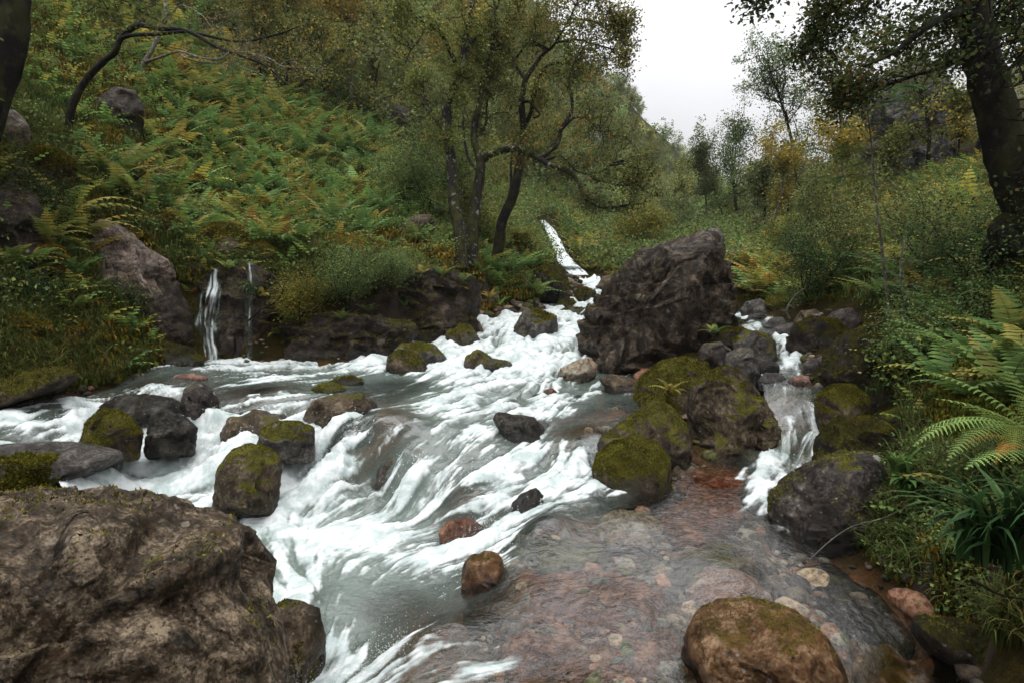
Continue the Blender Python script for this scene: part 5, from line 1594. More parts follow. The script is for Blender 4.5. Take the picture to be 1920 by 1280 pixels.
clusters(tB, [b1, b7, b8], [(925,60,45),(935,10,45),(900,100,40),(940,120,35),(880,180,30,.6),(920,170,30,.6),(960,60,35),(905,230,25,.3),(950,170,25)], 14.2, 7, 0.014, 2)
clusters(tB, [b2, b3, b4, b5, b6], [(1095,90,35,-1.2),(1070,140,35,-1.1),(1100,160,40,-1.3),(1125,200,40,-1.5),(1095,230,35,-1.4),(1140,250,40,-1.8),(1175,270,35,-2),(1150,305,40,-2),(1185,310,35,-2.1),(1130,350,35,-1.8),(1170,350,40,-2),(1205,340,30,-2.1),(1100,380,28,-1.5),(1150,385,35,-1.7),(1195,380,25,-1.8),(1050,330,28,-1.1),(1040,240,30,-.9),(1010,270,25,-.7),(1080,290,35,-1.4),(1215,300,22,-2.1),(960,300,20,-.4)], 14.2, 5, 0.012, 3)
finish_tree(tB, 'birch_tree', 'gnarled birch whose long limb arches out over the bank toward the stream', 'tree', ground(884, 14.2), BARK, OLIVE + GREENS[:2] + [(0.22, 0.14, 0.03)], 12500, 0.064, 0.085, 2)

tC = TreeB(43)
c0 = tC.limb(PX([(930,490),(936,458),(940,420),(950,395),(959,375),(966,352),(970,330),(974,310),(977,292),(980,270),(982,245),(980,220),(978,195),(981,170),(985,150),(992,138),(1000,127)], 15.2), 0.15, 0.06)
c1 = tC.limb(PX([(1000,127),(1010,112),(1020,100),(1032,92),(1042,80,-.3),(1060,50,-.6),(1080,10,-.9),(1100,-50,-1.2)], 15.2), 0.055, 0.015)
c2 = tC.limb(PX([(1028,94),(1012,86,.2),(998,82,.3),(985,84,.4),(978,96,.5),(966,110,.6),(950,120,.7),(930,124,.8),(918,114,.9)], 15.2), 0.05, 0.018)
c3 = tC.limb(PX([(980,245),(988,228),(996,210),(1000,185),(1004,161),(1010,145),(1020,130),(1037,120,-.2),(1060,118,-.4),(1079,124,-.6),(1088,110,-.7),(1098,90,-.8)], 15.2), 0.06, 0.02)
c4 = tC.limb(PX([(978,195),(988,190,-.2),(998,196,-.3),(1006,206,-.4),(1012,216,-.5),(1000,222,-.5)], 15.2), 0.04, 0.02)
c5 = tC.limb(PX([(985,150),(965,120,.3),(950,80,.5),(955,30,.7),(960,-30,.9)], 15.2), 0.05, 0.015)
c6 = tC.limb(PX([(1042,80,-.3),(1080,75,-.8),(1120,85,-1.1),(1155,95,-1.3),(1180,110,-1.5)], 15.2), 0.03, 0.008)
c7 = tC.limb(PX([(1070,35,-.7),(1110,40,-1),(1150,55,-1.2),(1175,75,-1.3)], 15.2), 0.03, 0.008)
c8 = tC.limb(PX([(950,395),(958,350,.4),(958,310,.6),(962,270,.8)], 15.2), 0.05, 0.02)
clusters(tC, [c0, c1, c2, c3, c5, c6, c7, c8], [(1000,30,50,.4),(1040,40,50),(1080,20,50,-.6),(1120,30,45,-1),(1150,50,35,-1.2),(1170,75,25,-1.3),(1175,110,25,-1.5),(1140,95,40,-1.2),(1100,70,45,-.9),(1060,90,40,-.4),(960,40,45,.7),(950,90,40,.6),(1000,90,35,.3),(1110,120,30,-.9),(1180,40,20,-1.3),(1120,0,40,-1),(1040,0,40,-.4),(1000,-20,40),(930,120,30,.8),(1040,150,35,-.3),(1010,180,30,-.2),(1075,160,28,-.6),(985,250,25),(950,200,30,.5),(1150,15,25,-1.2)], 15.2, 7, 0.013, 4)
finish_tree(tC, 'birch_tree', 'dark leaning birch with a looped upper limb, nearest of the group to the white waterfall', 'tree', ground(930, 15.2), BARKD, AUTUMN + OLIVE + [(0.09, 0.11, 0.035)], 18000, 0.068, 0.09, 3)

# young stems and a lower bush around the birch feet
def sapling(loc, H, seed, bark, cols, nleaf, lsize, name, label, cat='tree', group=None, lean=(0, 0), r0=0.03, stems=1, sigma=0.12, spread=0.8, t0=0.3, level=1, cnt=9, Lr=0.3, droop=0.0):
    tb = TreeB(seed)
    loc = np.asarray(loc, float)
    for s in range(stems):
        r = tb.r
        dx = np.array([lean[0] + r.normal() * (0.12 if stems == 1 else 0.4), lean[1] + r.normal() * (0.12 if stems == 1 else 0.4), 1.0])
        pts = [loc - np.array([0, 0, 0.1])]
        hh = H * (1 if s == 0 else r.uniform(0.6, 0.95))
        for k in range(6):
            dx = dx + r.normal(size=3) * np.array([0.12, 0.12, 0.0])
            pts.append(pts[-1] + dx / np.linalg.norm(dx) * hh / 6)
        p = tb.limb(np.array(pts), r0, r0 * 0.25, 6)
        tb.sprout(p, r0 * 0.4, H * Lr, cnt, level, 0.3, t0, droop, spread)
        tb.anch.append(p[-1])
    return finish_tree(tb, name, label, cat, loc, bark, cols, nleaf, lsize, sigma, seed, group)

# ------------------------------------------------------------------ the bare leaning tree and the dark corner trunk
tD = TreeB(51)
d0 = tD.limb(PX([(128,250),(133,215),(140,190),(155,160),(172,138),(195,115),(215,98),(228,70),(245,55),(265,47)], 11.2), 0.075, 0.045)
d1 = tD.limb(PX([(265,47),(300,54,-.3),(340,56,-.6),(368,66,-.9),(400,85,-1.2),(430,98,-1.5),(470,112,-1.8),(500,125,-2),(540,160,-2.2)], 11.2), 0.05, 0.01)
d2 = tD.limb(PX([(228,72),(250,66,-.2),(300,64,-.5),(350,60,-.7),(390,68,-1),(440,78,-1.3),(480,75,-1.5),(530,62,-1.7),(560,50,-1.8)], 11.2), 0.04, 0.008)
d3 = tD.limb(PX([(245,55),(265,40,.2),(280,20,.4),(290,-20,.6)], 11.2), 0.055, 0.03)
finish_tree(tD, 'tree', 'bare leaning tree with dark trunk bent over the fern slope', 'tree', ground(128, 11.2), BARKD, AUTUMN, 10, 0.05, 0.1, 5, crown=False)
_hp = hit(258, 150)
DE = float(proj(_hp[None])[2][0])
tE = TreeB(52)
e0 = tE.limb(PX([(256,160),(270,118),(285,95),(295,70),(305,50),(310,20),(308,-20)], DE), 0.07, 0.05)
e1 = tE.limb(PX([(270,118),(285,113,-.15),(300,108,-.3),(335,97,-.6),(370,107,-.9),(410,112,-1.2),(440,98,-1.4),(500,108,-1.7),(530,125,-2),(580,128,-2.3),(620,130,-2.5)], DE), 0.045, 0.008)
e2 = tE.limb(PX([(335,97,-.6),(350,110,-.8),(400,120,-1),(430,115,-1.3),(460,130,-1.6),(490,140,-1.8),(520,165,-2)], DE), 0.028, 0.006)
e3 = tE.limb(PX([(305,50),(318,32,-.1),(340,10,-.3),(380,30,-.7),(400,55,-.9),(440,70,-1.2)], DE), 0.03, 0.006)
for pth, c in ((e1, 9), (e2, 8), (e3, 8), (d1, 9), (d2, 8)):
    tE.sprout(pth, 0.011, 0.75, c, 1, 0.0, 0.35, 0.1)
finish_tree(tE, 'tree', 'pale-barked tree with spreading twiggy bare branches and sparse yellow leaves', 'tree', _hp, BARKP, [YEL, GOLD, (0.15, 0.12, 0.03), (0.10, 0.09, 0.02)], 1500, 0.05, 0.12, 6)
tF = TreeB(53)
tF.limb(PX([(-60,330),(-20,190),(5,110),(18,60),(22,0),(25,-80),(20,-160)], 7.5), 0.22, 0.19, 10)
f1 = tF.limb(PX([(22,-70),(60,-110,.2),(110,-140,.4),(200,-170,.6)], 7.5), 0.08, 0.03)
f2 = tF.limb(PX([(20,-140),(-60,-200,.2),(-150,-230,-.3)], 7.5), 0.08, 0.03)
clusters(tF, [f1, f2], [(-150,-150,200,.3),(-300,0,220,-.4),(-250,200,160,-1),(-350,-300,250,.3),(0,-260,180,.6),(150,-280,180,.9),(-100,-380,220,.9),(-450,100,220,.3),(-380,-150,220,-1),(300,-300,160,1.5)], 7.5, 7, 0.01, 10)  # unseen sprays outside the frame, added to shade the fern bank
tF.sprout(f1, 0.03, 1.2, 8, 1, 0.2, 0.2)
tF.sprout(f2, 0.03, 1.2, 8, 1, 0.2, 0.2)
finish_tree(tF, 'tree', 'thick black trunk standing at the very corner of the fern bank', 'tree', ground(-60, 7.5), BARKD, OLIVE, 26000, 0.07, 0.14, 7)

# ------------------------------------------------------------------ the big leaning tree on the far side
tG = TreeB(54)
g0 = tG.limb(PX([(1985,500),(1955,440),(1925,385),(1900,330),(1882,270),(1868,210),(1852,150),(1838,95),(1828,40),(1822,-20),(1815,-120),(1810,-240)], 6.0), 0.225, 0.125, 12)
g1 = tG.limb(PX([(1826,10),(1795,25,-.2),(1760,38,-.3),(1725,60,-.4),(1695,85,-.4),(1665,105,-.5),(1620,125,-.5)], 6.0), 0.05, 0.012)
g2 = tG.limb(PX([(1820,-60),(1760,-50,.3),(1690,-30,.6),(1620,-10,.8),(1560,20,1),(1520,50,1.1)], 6.0), 0.06, 0.012)
g3 = tG.limb(PX([(1835,90),(1800,110,.2),(1760,130,.4),(1720,140,.6),(1660,160,.8),(1590,170,1)], 6.0), 0.035, 0.01)
g4 = tG.limb(PX([(1818,-100),(1860,-120,.2),(1900,-60,.2),(1940,20,.3)], 6.0), 0.06, 0.02)
g5 = tG.limb(PX([(1812,-200),(1740,-220),(1660,-190),(1560,-120,-.3),(1480,-60,-.5),(1415,-8,-.7)], 6.0), 0.06, 0.01)
clusters(tG, [g1, g2, g3], [(1540,20,35,1),(1580,50,45,.9),(1530,80,30,1),(1620,20,50,.7),(1660,70,50,-.2),(1610,100,45,.3),(1560,130,35,.8),(1520,135,20,1),(1700,30,50,.2),(1740,80,45,-.2),(1580,180,35,1),(1760,20,45),(1780,110,35,.2),(1600,140,40,.7),(1500,110,14,1.1),(1555,200,25,1),(1620,-10,50,.7),(1545,-10,35,.9)], 6.0, 6, 0.007, 5)
clusters(tG, [g4, g5], [(1880,20,45,.2),(1900,80,40,.2),(1930,0,50,.2),(1915,140,30,.3),(1415,-4,12,-.7),(1890,-60,50,.2),(1700,-160,80),(1600,-130,70),(1850,-200,90),(1960,-80,80,.2)], 6.0, 6, 0.007, 6)
clusters(tG, [g4, g0], [(2050,-50,160,-.6),(2150,120,150,-1.0),(2250,-150,200,-1.0),(2000,-300,200,-.5),(2150,-420,220,-1.2),(1900,-420,200,-.8),(2300,300,160,-1.2),(2120,330,110,-1.6),(1780,-380,180,-.6),(2350,50,200,.6),(2200,-300,220,.9),(2050,-550,220,.3),(2400,-350,220,-.2),(1980,-180,150,-1.6),(2250,180,160,-2.0),(2100,-150,200,-2.0)], 6.0, 7, 0.009, 9)  # crown extended out of view, leaves added to darken the bank beneath
finish_tree(tG, 'birch_tree', 'big dark leaning tree overhanging the stream with a ragged leafy bough', 'tree', ground(1985, 6.0), BARKD, DARKG + OLIVE[1:2] + GREENS[1:2] + [(0.10, 0.075, 0.02)], 27000, 0.05, 0.09, 8)
# ------------------------------------------------------------------ free-standing trees along the far bank and the skyline
RB = [  # px, py of foot, depth, height, seed, bark, colours, label
 (1556,335,30,6.6,61,BARKD,OLIVE,'thin dark-stemmed tree standing against the sky on the ridge'),
 (1492,372,33,7.4,62,BARKD,GREENS,'airy grey-green tree on the ridge beside the thin dark-stemmed one'),
 (1386,430,34,6.6,63,BARKD,GREENS,'rounded open-crowned tree above the giant boulder'),
 (1330,440,40,5.4,64,BARKP,PALEG,'small pale spindly tree at the gap of the valley'),
 (1430,440,27,3.8,65,BARKD,PALEG,'low bushy tree above the golden bracken'),
 (1830,330,18,5.0,66,BARKD,AUTUMN,'dark-stemmed tree in front of the grey crag'),
 (1740,335,17,3.6,67,BARKD,AUTUMN,'short autumn-tinted tree hiding the foot of the grey crag'),
 (1610,330,28,4.0,68,BARKP,OLIVE,'short tree at the edge of the grey crag'),
 (1650,345,17.5,1.9,70,BARKD,OLIVE,'small olive tree growing against the foot of the grey crag'),
 (1795,335,17,1.9,71,BARKD,AUTUMN,'small yellowing tree at the far corner of the grey crag'),
 (1900,320,13,6.0,69,BARKD,AUTUMN,'orange-flecked tree behind the big leaning trunk'),
]
for px, py, d, H, sd, bk, cl, lb in RB:
    nl = 3000 if px > 1600 else 8000
    g = P(px, py, d)
    g[2] = float(tz(g[0:1], g[1:2])[0])
    sapling(g, H, sd, bk, cl, nl, 0.0062 * d ** 0.75 + 0.03, 'tree', lb, 'tree', None, (0, 0), 0.016 * H, 1, 0.05 * H ** 0.6, 0.8, 0.25, 1, 24, 0.28)

# ---------------- woodland kinds, each built once with trunk and crown and then repeated
def proto(name, seed, H, bark, cols, nleaf, lsize, sigma, stems=1, cnt=13, Lr=0.34, lean=(0, 0)):
    o = sapling((0, 0, 0), H, seed, bark, cols, nleaf, lsize, name, 'x', 'tree', None, lean, 0.018 * H, stems, sigma, 0.85, 0.22, 1, cnt, Lr)
    return o

PROTO = {
 'olive': [proto('birch_tree', 201, 5.0, BARKD, AUTUMN, 4200, 0.15, 0.22, 1, 15), proto('birch_tree', 202, 5.0, BARKD, OLIVE + [(0.20, 0.13, 0.03)], 4200, 0.15, 0.24, 2, 12)],
 'gold': [proto('birch_tree', 203, 5.0, BARKP, [(0.15, 0.12, 0.025), (0.20, 0.14, 0.03), (0.10, 0.095, 0.022), (0.08, 0.085, 0.02)], 3600, 0.15, 0.22, 1, 13)],
 'pale': [proto('birch_tree', 204, 5.0, BARKP, PALEG, 4000, 0.16, 0.24, 2, 11), proto('birch_tree', 205, 5.0, BARKD, PALEG + OLIVE[:2], 4000, 0.16, 0.24, 1, 15)],
}
WOOD = []
GAPS = [
        [(440,530),(520,585),(640,560),(650,520),(740,500),(860,510),(900,530),(900,620),(700,690),(440,720),(340,720),(350,530)],   # bare wet rock wall
        [(1440,600),(1500,575),(1600,560),(1680,600),(1700,760),(1720,830),(1700,880),(1660,980),(1700,1010),(1560,1010),(1430,1010)],   # stones of the side channel
        [(150,420),(210,410),(300,480),(350,530),(340,600),(230,590),(170,520)]]                                            # pale slab
FALLGAP = [(1000,405),(1040,405),(1090,500),(1130,520),(1120,570),(1060,560),(1030,490)]
def wood(poly, n, kinds, dmin, dmax, h0, h1, seed, label, group, hmin=0.4):
    r = np.random.default_rng(seed)
    got, tries = [], 0
    poly = np.array(poly, float)
    while len(got) < n and tries < 40000:
        tries += 1
        u = r.uniform((poly[:, 0].min() - 960) / FPX, (poly[:, 0].max() - 960) / FPX)
        y = math.exp(r.uniform(math.log(dmin), math.log(dmax)))
        x = u * y
        z = float(tz(np.array([x]), np.array([y]))[0])
        px, py, _ = proj(np.array([[x, y, z]]))
        if not inside(px, py, poly)[0]:
            continue
        if any((px[0] - a) ** 2 + (py[0] - b) ** 2 < (FPX / y * hmin * h0) ** 2 for a, b in got):
            continue
        got.append((px[0], py[0]))
        kd = kinds[r.integers(0, len(kinds))]
        src = PROTO[kd][r.integers(0, len(PROTO[kd]))]
        c = copy_tree(src, (x, y, z - 0.1), r.uniform(0, 6.28), r.uniform(h0, h1) / 5.0)
        tag(c, label[kd], 'tree', group[kd])
        WOOD.append(c)

wood([(430,150),(520,20),(620,-120),(760,-260),(900,-250),(860,300),(760,290),(690,235),(560,190)], 34, ['olive', 'gold'], 16, 60, 3.2, 5.5, 1,
     {'olive': 'olive birch in the thicket on the steep slope behind the bare branches', 'gold': 'yellowing birch in the thicket on the steep slope behind the bare branches'},
     {'olive': 'olive birches on the steep slope', 'gold': 'yellowing birches on the steep slope'})
wood([(820,340),(900,180),(950,40),(1060,60),(1140,110),(1210,190),(1200,330),(1120,420),(1000,360),(900,380)], 46, ['olive', 'pale', 'olive'], 24, 110, 3.5, 6.0, 2,
     {'olive': 'olive tree on the hillside behind the group of birches', 'pale': 'pale green tree on the hillside behind the group of birches'},
     {'olive': 'olive trees on the hillside', 'pale': 'pale trees on the hillside'}, 0.3)
wood([(1120,130),(1180,135),(1250,225),(1310,325),(1350,400),(1390,425),(1280,445),(1180,450),(1130,330)], 84, ['pale', 'pale', 'olive'], 24, 175, 2.6, 4.6, 3,
     {'olive': 'olive tree on the far valley side under the skyline', 'pale': 'pale green tree on the far valley side under the skyline'},
     {'olive': 'olive trees on the far valley side', 'pale': 'pale trees on the far valley side'}, 0.25)
wood([(1400,440),(1470,400),(1560,345),(1600,335),(1610,440),(1500,440)], 7, ['olive', 'gold', 'pale'], 10, 38, 1.6, 3.4, 4,
     {'olive': 'olive bushy tree on the far bank below the ridge', 'gold': 'golden bushy tree on the far bank below the ridge', 'pale': 'pale bushy tree on the far bank below the ridge'},
     {'olive': 'olive bushy trees on the far bank', 'gold': 'golden bushy trees on the far bank', 'pale': 'pale bushy trees on the far bank'})
for L in PROTO.values():
    for o in L:
        for ch in list(o.children):
            bpy.data.objects.remove(ch)
        bpy.data.objects.remove(o)

# ---------------- bushes
def bush(px, d, w, h, seed, cols, nleaf, lsize, label, name='bush', group=None, off=0.0, stems=5, bark=BARKD, lift=0.0, py=None):
    g = ground(px, d) if py is None else P(px, py, d)
    g[2] += off
    r = np.random.default_rng(seed)
    tb = TreeB(seed)
    for _ in range(stems):
        a = r.uniform(0, 6.28)
        e = g + np.array([math.cos(a) * w * 0.4, math.sin(a) * w * 0.4, h * r.uniform(0.6, 1.0)])
        p = tb.twig_to(g - np.array([0, 0, 0.05]), e, 0.012)
        tb.sprout(p, 0.006, 0.45 * max(w, h) * 0.6, 6, 0, 0.2, 0.25)
    A = r.normal(size=(140, 3))
    A /= np.linalg.norm(A, axis=1)[:, None]
    A = g + A * np.array([w * 0.5, w * 0.5, h * 0.5]) * (r.random((140, 1)) ** 0.4) + np.array([0, 0, h * 0.5 + lift])
    loc = g
    root = link(name, None, None, loc)
    tag(root, label, 'bush', group)
    V, F, _ = tb.tub.get()
    link('stem', mesh('stem', V - loc, F, bark), root)
    A = np.concatenate([A, np.array(tb.anch)])
    V, F, C = leaf_cloud(A, nleaf, 0.07 * max(w, h) + 0.02, lsize, cols, seed, 0.6)
    link('foliage', mesh('foliage', V - loc, F, LEAF, C, False), root)
    return root

YG = [(0.11, 0.10, 0.018), (0.07, 0.085, 0.02), (0.15, 0.12, 0.02), (0.05, 0.07, 0.016)]
bush(560, 10.0, 0.85, 0.8, 301, YG, 7000, 0.032, 'yellow-green cushion bush hanging over the dripping rock face', py=600)
bush(640, 10.6, 1.2, 0.7, 302, GREENS, 7000, 0.034, 'small-leaved green bush spilling over the bank behind the yellow-green one', py=560)
bush(725, 11.2, 1.3, 0.5, 303, GREENS + YG[:1], 8000, 0.036, 'broad low green bush on top of the dark layered wall', py=525)
bush(800, 12.8, 1.5, 0.6, 304, OLIVE + YG[:1], 6500, 0.038, 'low olive bush at the feet of the birches', off=-0.1)
bush(800, 17.0, 2.6, 2.6, 305, GREENS, 9000, 0.07, 'tall blue-green bush behind the smooth dark brown boulder')
bush(745, 17.5, 2.0, 1.6, 306, GREENS + OLIVE, 6500, 0.065, 'leafy green bush on the fern slope next to the tall blue-green one')
bush(900, 18.0, 2.4, 2.2, 307, OLIVE, 7000, 0.075, 'olive bush seen between the birch trunks')
bush(975, 19.5, 1.0, 0.7, 308, YG, 5000, 0.06, 'yellowish bush at the edge of the moss-draped bank boulder')
bush(1530, 10.6, 1.5, 1.5, 309, DARKG, 12000, 0.036, 'dark dense bush on the far bank above the side channel', lift=0.1)
bush(1480, 15.5, 1.3, 1.0, 310, GREENS + YG, 5000, 0.05, 'light green bush among the golden bracken')
bush(1200, 30.0, 3.0, 2.2, 311, YG, 5500, 0.11, 'pale yellow-green bush behind the giant boulder')
bush(1320, 19.0, 1.0, 0.6, 312, [(0.09, 0.05, 0.02), (0.12, 0.07, 0.025), (0.06, 0.04, 0.015)], 4000, 0.05, 'rounded brown heather bush above the giant boulder')
bush(1690, 6.2, 0.9, 0.6, 313, GREENS + [(0.20, 0.19, 0.035)], 3200, 0.05, 'broad-leaved green shrub with pale turning leaves over the dark boulder', off=0.0, lift=0.0)
bush(1750, 5.9, 1.1, 0.8, 314, GREENS[:3], 6500, 0.028, 'feathery green undershrub above the moss ball rock')
bush(1840, 6.4, 1.6, 1.0, 315, DARKG + GREENS[1:2], 7500, 0.032, 'dark green undershrub below the leaning trunk')
bush(1760, 8.2, 1.8, 1.1, 316, OLIVE + GREENS, 7000, 0.042, 'olive and brown undershrub halfway up the far bank')
bush(1640, 10.5, 2.0, 1.3, 317, OLIVE + [(0.2, 0.13, 0.03)], 7000, 0.05, 'mixed olive undershrub behind the rowan sapling')
bush(1590, 14.0, 2.0, 1.6, 318, GREENS + OLIVE, 6500, 0.06, 'tall green undershrub below the ridge trees')
bush(250, 9.2, 0.7, 0.35, 319, GREENS, 2500, 0.03, 'small green bush on the mossy rim over the side channel')
bush(60, 8.4, 1.2, 0.7, 320, DARKG, 5000, 0.035, 'dark green bush in the shade beside the pale slab')

# ---------------- rowan sapling with feathery leaves
def pinnate(L, r, col, n=7):
    V, F, C = [], [], []
    for i in range(n):
        t = (i + 1) / n
        for sg in ((1, -1) if i < n - 1 else (0,)):
            ll = L * 0.34 * (1 - 0.25 * abs(t - 0.5))
            d = np.array([0.55, sg * 0.85, -0.12]) if sg else np.array([1, 0, -0.1])
            b = np.array([t * L, 0, -0.22 * L * t * t])
            sd = np.array([-d[1], d[0], 0]) * 0.17
            k = len(V)
            V += [b, b + d * ll * 0.5 + sd * ll, b + d * ll, b + d * ll * 0.5 - sd * ll]
            F += [(k, k + 1, k + 2), (k, k + 2, k + 3)]
            C += [np.array(col) * r.uniform(0.8, 1.2)] * 4
    return np.array(V), np.array(F), np.array(C)

def rowan(px0, path, d, label, nl, seed, L=0.22):
    tb = TreeB(seed)
    r = tb.r
    p = tb.limb(PX(path, d), 0.020, 0.006, 6)
    paths = [p]
    an = []
    for k in range(13):
        i = int(len(p) * r.uniform(0.2, 0.98))
        a = r.uniform(0, 6.28)
        e = p[i] + np.array([math.cos(a), math.sin(a), r.uniform(0.0, 0.5)]) * r.uniform(0.25, 0.6)
        q = tb.twig_to(p[i], e, 0.006)
        an += [(q[j], q[j] - q[j - 1]) for j in range(3, len(q), 2)] + [(q[-1], q[-1] - q[-2])] * 2
    s = Soup()
    for k in range(nl):
        b, dr = an[r.integers(0, len(an))]
        V, F, C = pinnate(L * r.uniform(0.7, 1.15), r, [(0.055, 0.10, 0.035), (0.045, 0.085, 0.035), (0.075, 0.115, 0.035), (0.17, 0.16, 0.03)][int(r.choice(4, p=[.4, .35, .2, .05]))])
        V = rot_z(V, math.atan2(dr[1], dr[0]) + r.normal() * 0.9)
        s.add(V + b, F, C)
    loc = p[0]
    root = link('rowan_sapling', None, None, loc)
    tag(root, label, 'sapling')
    V, F, _ = tb.tub.get()
    link('trunk', mesh('trunk', V - loc, F, BARKP), root)
    V, F, C = s.get()
    link('crown', mesh('crown', V - loc, F, LEAF, C, False), root)

rowan(1660, [(1668,610),(1662,540),(1655,480),(1648,420),(1640,350),(1636,290),(1628,220),(1622,160)], 7.2, 'tall thin rowan sapling with feathery leaves on the far bank', 150, 401, 0.24)
rowan(1690, [(1700,600),(1694,560),(1688,520),(1690,480),(1700,440)], 6.6, 'short rowan sapling with yellowing feathery leaves beside the taller one', 60, 402, 0.24)

# ---------------- ferns, one by one
FERNK = {
 'green': [link('fern', fern_soup(500 + i, 10, 0.85, [G1, G2, G3, G2], 13).mesh('fern', FERN)) for i in range(4)],
 'blue': [link('fern', fern_soup(520 + i, 10, 0.9, [G2, (0.066, 0.108, 0.040), G1], 13).mesh('fern', FERN)) for i in range(3)],
 'gold': [link('fern', fern_soup(540 + i, 9, 0.8, [GOLD, YEL, RUST, G3, GOLD], 12).mesh('fern', FERN)) for i in range(4)],
}
ZONES = [  # polygon, count, dmin, dmax, spacing, kinds, words
 ([(200,330),(330,235),(430,330),(470,420),(420,470),(330,440),(240,390)], 34, 9, 20, 26, ['green','blue','green','gold'], 'above the pale slab'),
 ([(430,330),(560,250),(700,300),(720,420),(640,470),(500,470),(450,430)], 60, 10, 24, 24, ['green','blue','green','green','blue','gold'], 'on the slope above the dripping rock face'),
 ([(330,235),(300,170),(420,150),(560,190),(700,240),(800,330),(700,300),(560,250),(430,330)], 66, 12, 34, 18, ['green','green','gold','blue','blue','green'], 'on the upper slope below the thicket'),
 ([(110,120),(200,-40),(420,-60),(520,40),(480,150),(300,170),(230,160)], 48, 12, 40, 22, ['green','green','gold','blue'], 'behind the bare leaning tree'),
 ([(0,420),(120,395),(170,470),(120,560),(0,560)], 10, 6, 11, 34, ['green','gold'], 'beside the dark corner trunk'),
 ([(900,440),(980,490),(1020,550),(960,580),(905,520)], 10, 13, 21, 22, ['green','blue'], 'under the leaning birch by the stream'),
 ([(1000,340),(1130,370),(1190,450),(1130,500),(1080,480),(1050,400)], 42, 22, 45, 9, ['gold','gold','green'], 'around the white waterfall'),
 ([(1385,480),(1480,430),(1520,470),(1470,540),(1400,560)], 26, 11, 24, 15, ['gold','gold','green'], 'on the golden bank behind the giant boulder'),
 ([(1520,440),(1600,400),(1780,380),(1880,420),(1900,520),(1760,620),(1680,560),(1580,560)], 40, 6, 24, 26, ['green','gold','green'], 'on the far bank below the leaning tree'),
 ([(1700,640),(1830,560),(1920,600),(1960,760),(1800,740)], 14, 3.6, 8, 50, ['green','blue'], 'in the undergrowth over the near far-bank ferns'),
]
nfern = 0
for zi, (poly, n, d0_, d1_, spc, kinds, words) in enumerate(ZONES):
    r = np.random.default_rng(900 + zi)
    poly = np.array(poly, float)
    got, tries = [], 0
    while len(got) < n and tries < 30000:
        tries += 1
        u = r.uniform((poly[:, 0].min() - 960) / FPX, (poly[:, 0].max() - 960) / FPX)
        y = math.exp(r.uniform(math.log(d0_), math.log(d1_)))
        x = u * y
        z = float(tz(np.array([x]), np.array([y]))[0])
        px, py, _ = proj(np.array([[x, y, z]]))
        if not inside(px, py, poly)[0] or inside(px, py, FALLGAP)[0] or any((px[0] - a) ** 2 + (py[0] - b) ** 2 < spc ** 2 for a, b in got):
            continue
        got.append((px[0], py[0]))
        kd = kinds[r.integers(0, len(kinds))]
        src = FERNK[kd][r.integers(0, len(FERNK[kd]))]
        sc = r.uniform(0.95, 1.55) * (0.62 if y < 9 else 1.0 if y < 20 else 1.25)
        c = copy_tree(src, (x, y, z - 0.05), r.uniform(0, 6.28), sc)
        nm = {'green': 'green fern clump ', 'blue': 'bluish green fern clump ', 'gold': 'golden brown fern clump '}[kd]
        tag(c, nm + words, 'fern', {'green': 'green ferns ', 'blue': 'bluish ferns ', 'gold': 'golden ferns '}[kd] + words)
        nfern += 1
def one_fern(kd, i, px, py, d, sc, rz, label):
    c = copy_tree(FERNK[kd][i], P(px, py, d), rz, sc)
    tag(c, label, 'fern')
one_fern('gold', 1, 92, 452, 8.1, 0.85, 0.5, 'lone yellow fern standing at the top of the pale slab')
one_fern('green', 0, 1005, 548, 15.2, 0.8, 1.0, 'bright green fern drooping over the bank by the upper stream')
one_fern('gold', 2, 652, 600, 10.5, 0.5, 2.0, 'small yellow fern growing from the low wet rock wall')
one_fern('green', 1, 690, 585, 11.0, 0.4, 1.0, 'tiny green fern rooted in a crack of the layered rock wall')
one_fern('green', 2, 1340, 625, 8.6, 0.35, 1.0, 'tiny green fern at the foot of the giant boulder')
one_fern('gold', 0, 1258, 735, 6.7, 0.35, 1.0, 'small rusty fern on the broad humped mossy boulder')
one_fern('gold', 3, 920, 560, 13.6, 0.5, 0.0, 'rust coloured fern hanging at the end of the layered rock wall')
_wr = np.random.default_rng(55)
for k_, (px, py) in enumerate([(600,560),(655,530),(700,520),(745,512),(790,515),(830,518),(868,528),(545,600),(490,560),(430,505),(520,630),(640,600),(360,560),(760,575)]):
    kd_ = 'green' if k_ % 4 else 'gold'
    c = copy_tree(FERNK[kd_][k_ % 4], onrock(px, py, 12.2, 0.0), _wr.uniform(0, 6.28), _wr.uniform(0.35, 0.65))
    tag(c, ('green' if k_ % 4 else 'golden') + ' fern rooted in a crack of the dark bank wall', 'fern', ('green' if k_ % 4 else 'golden') + ' ferns on the bank wall')
for L in FERNK.values():
    for o in L:
        bpy.data.objects.remove(o)

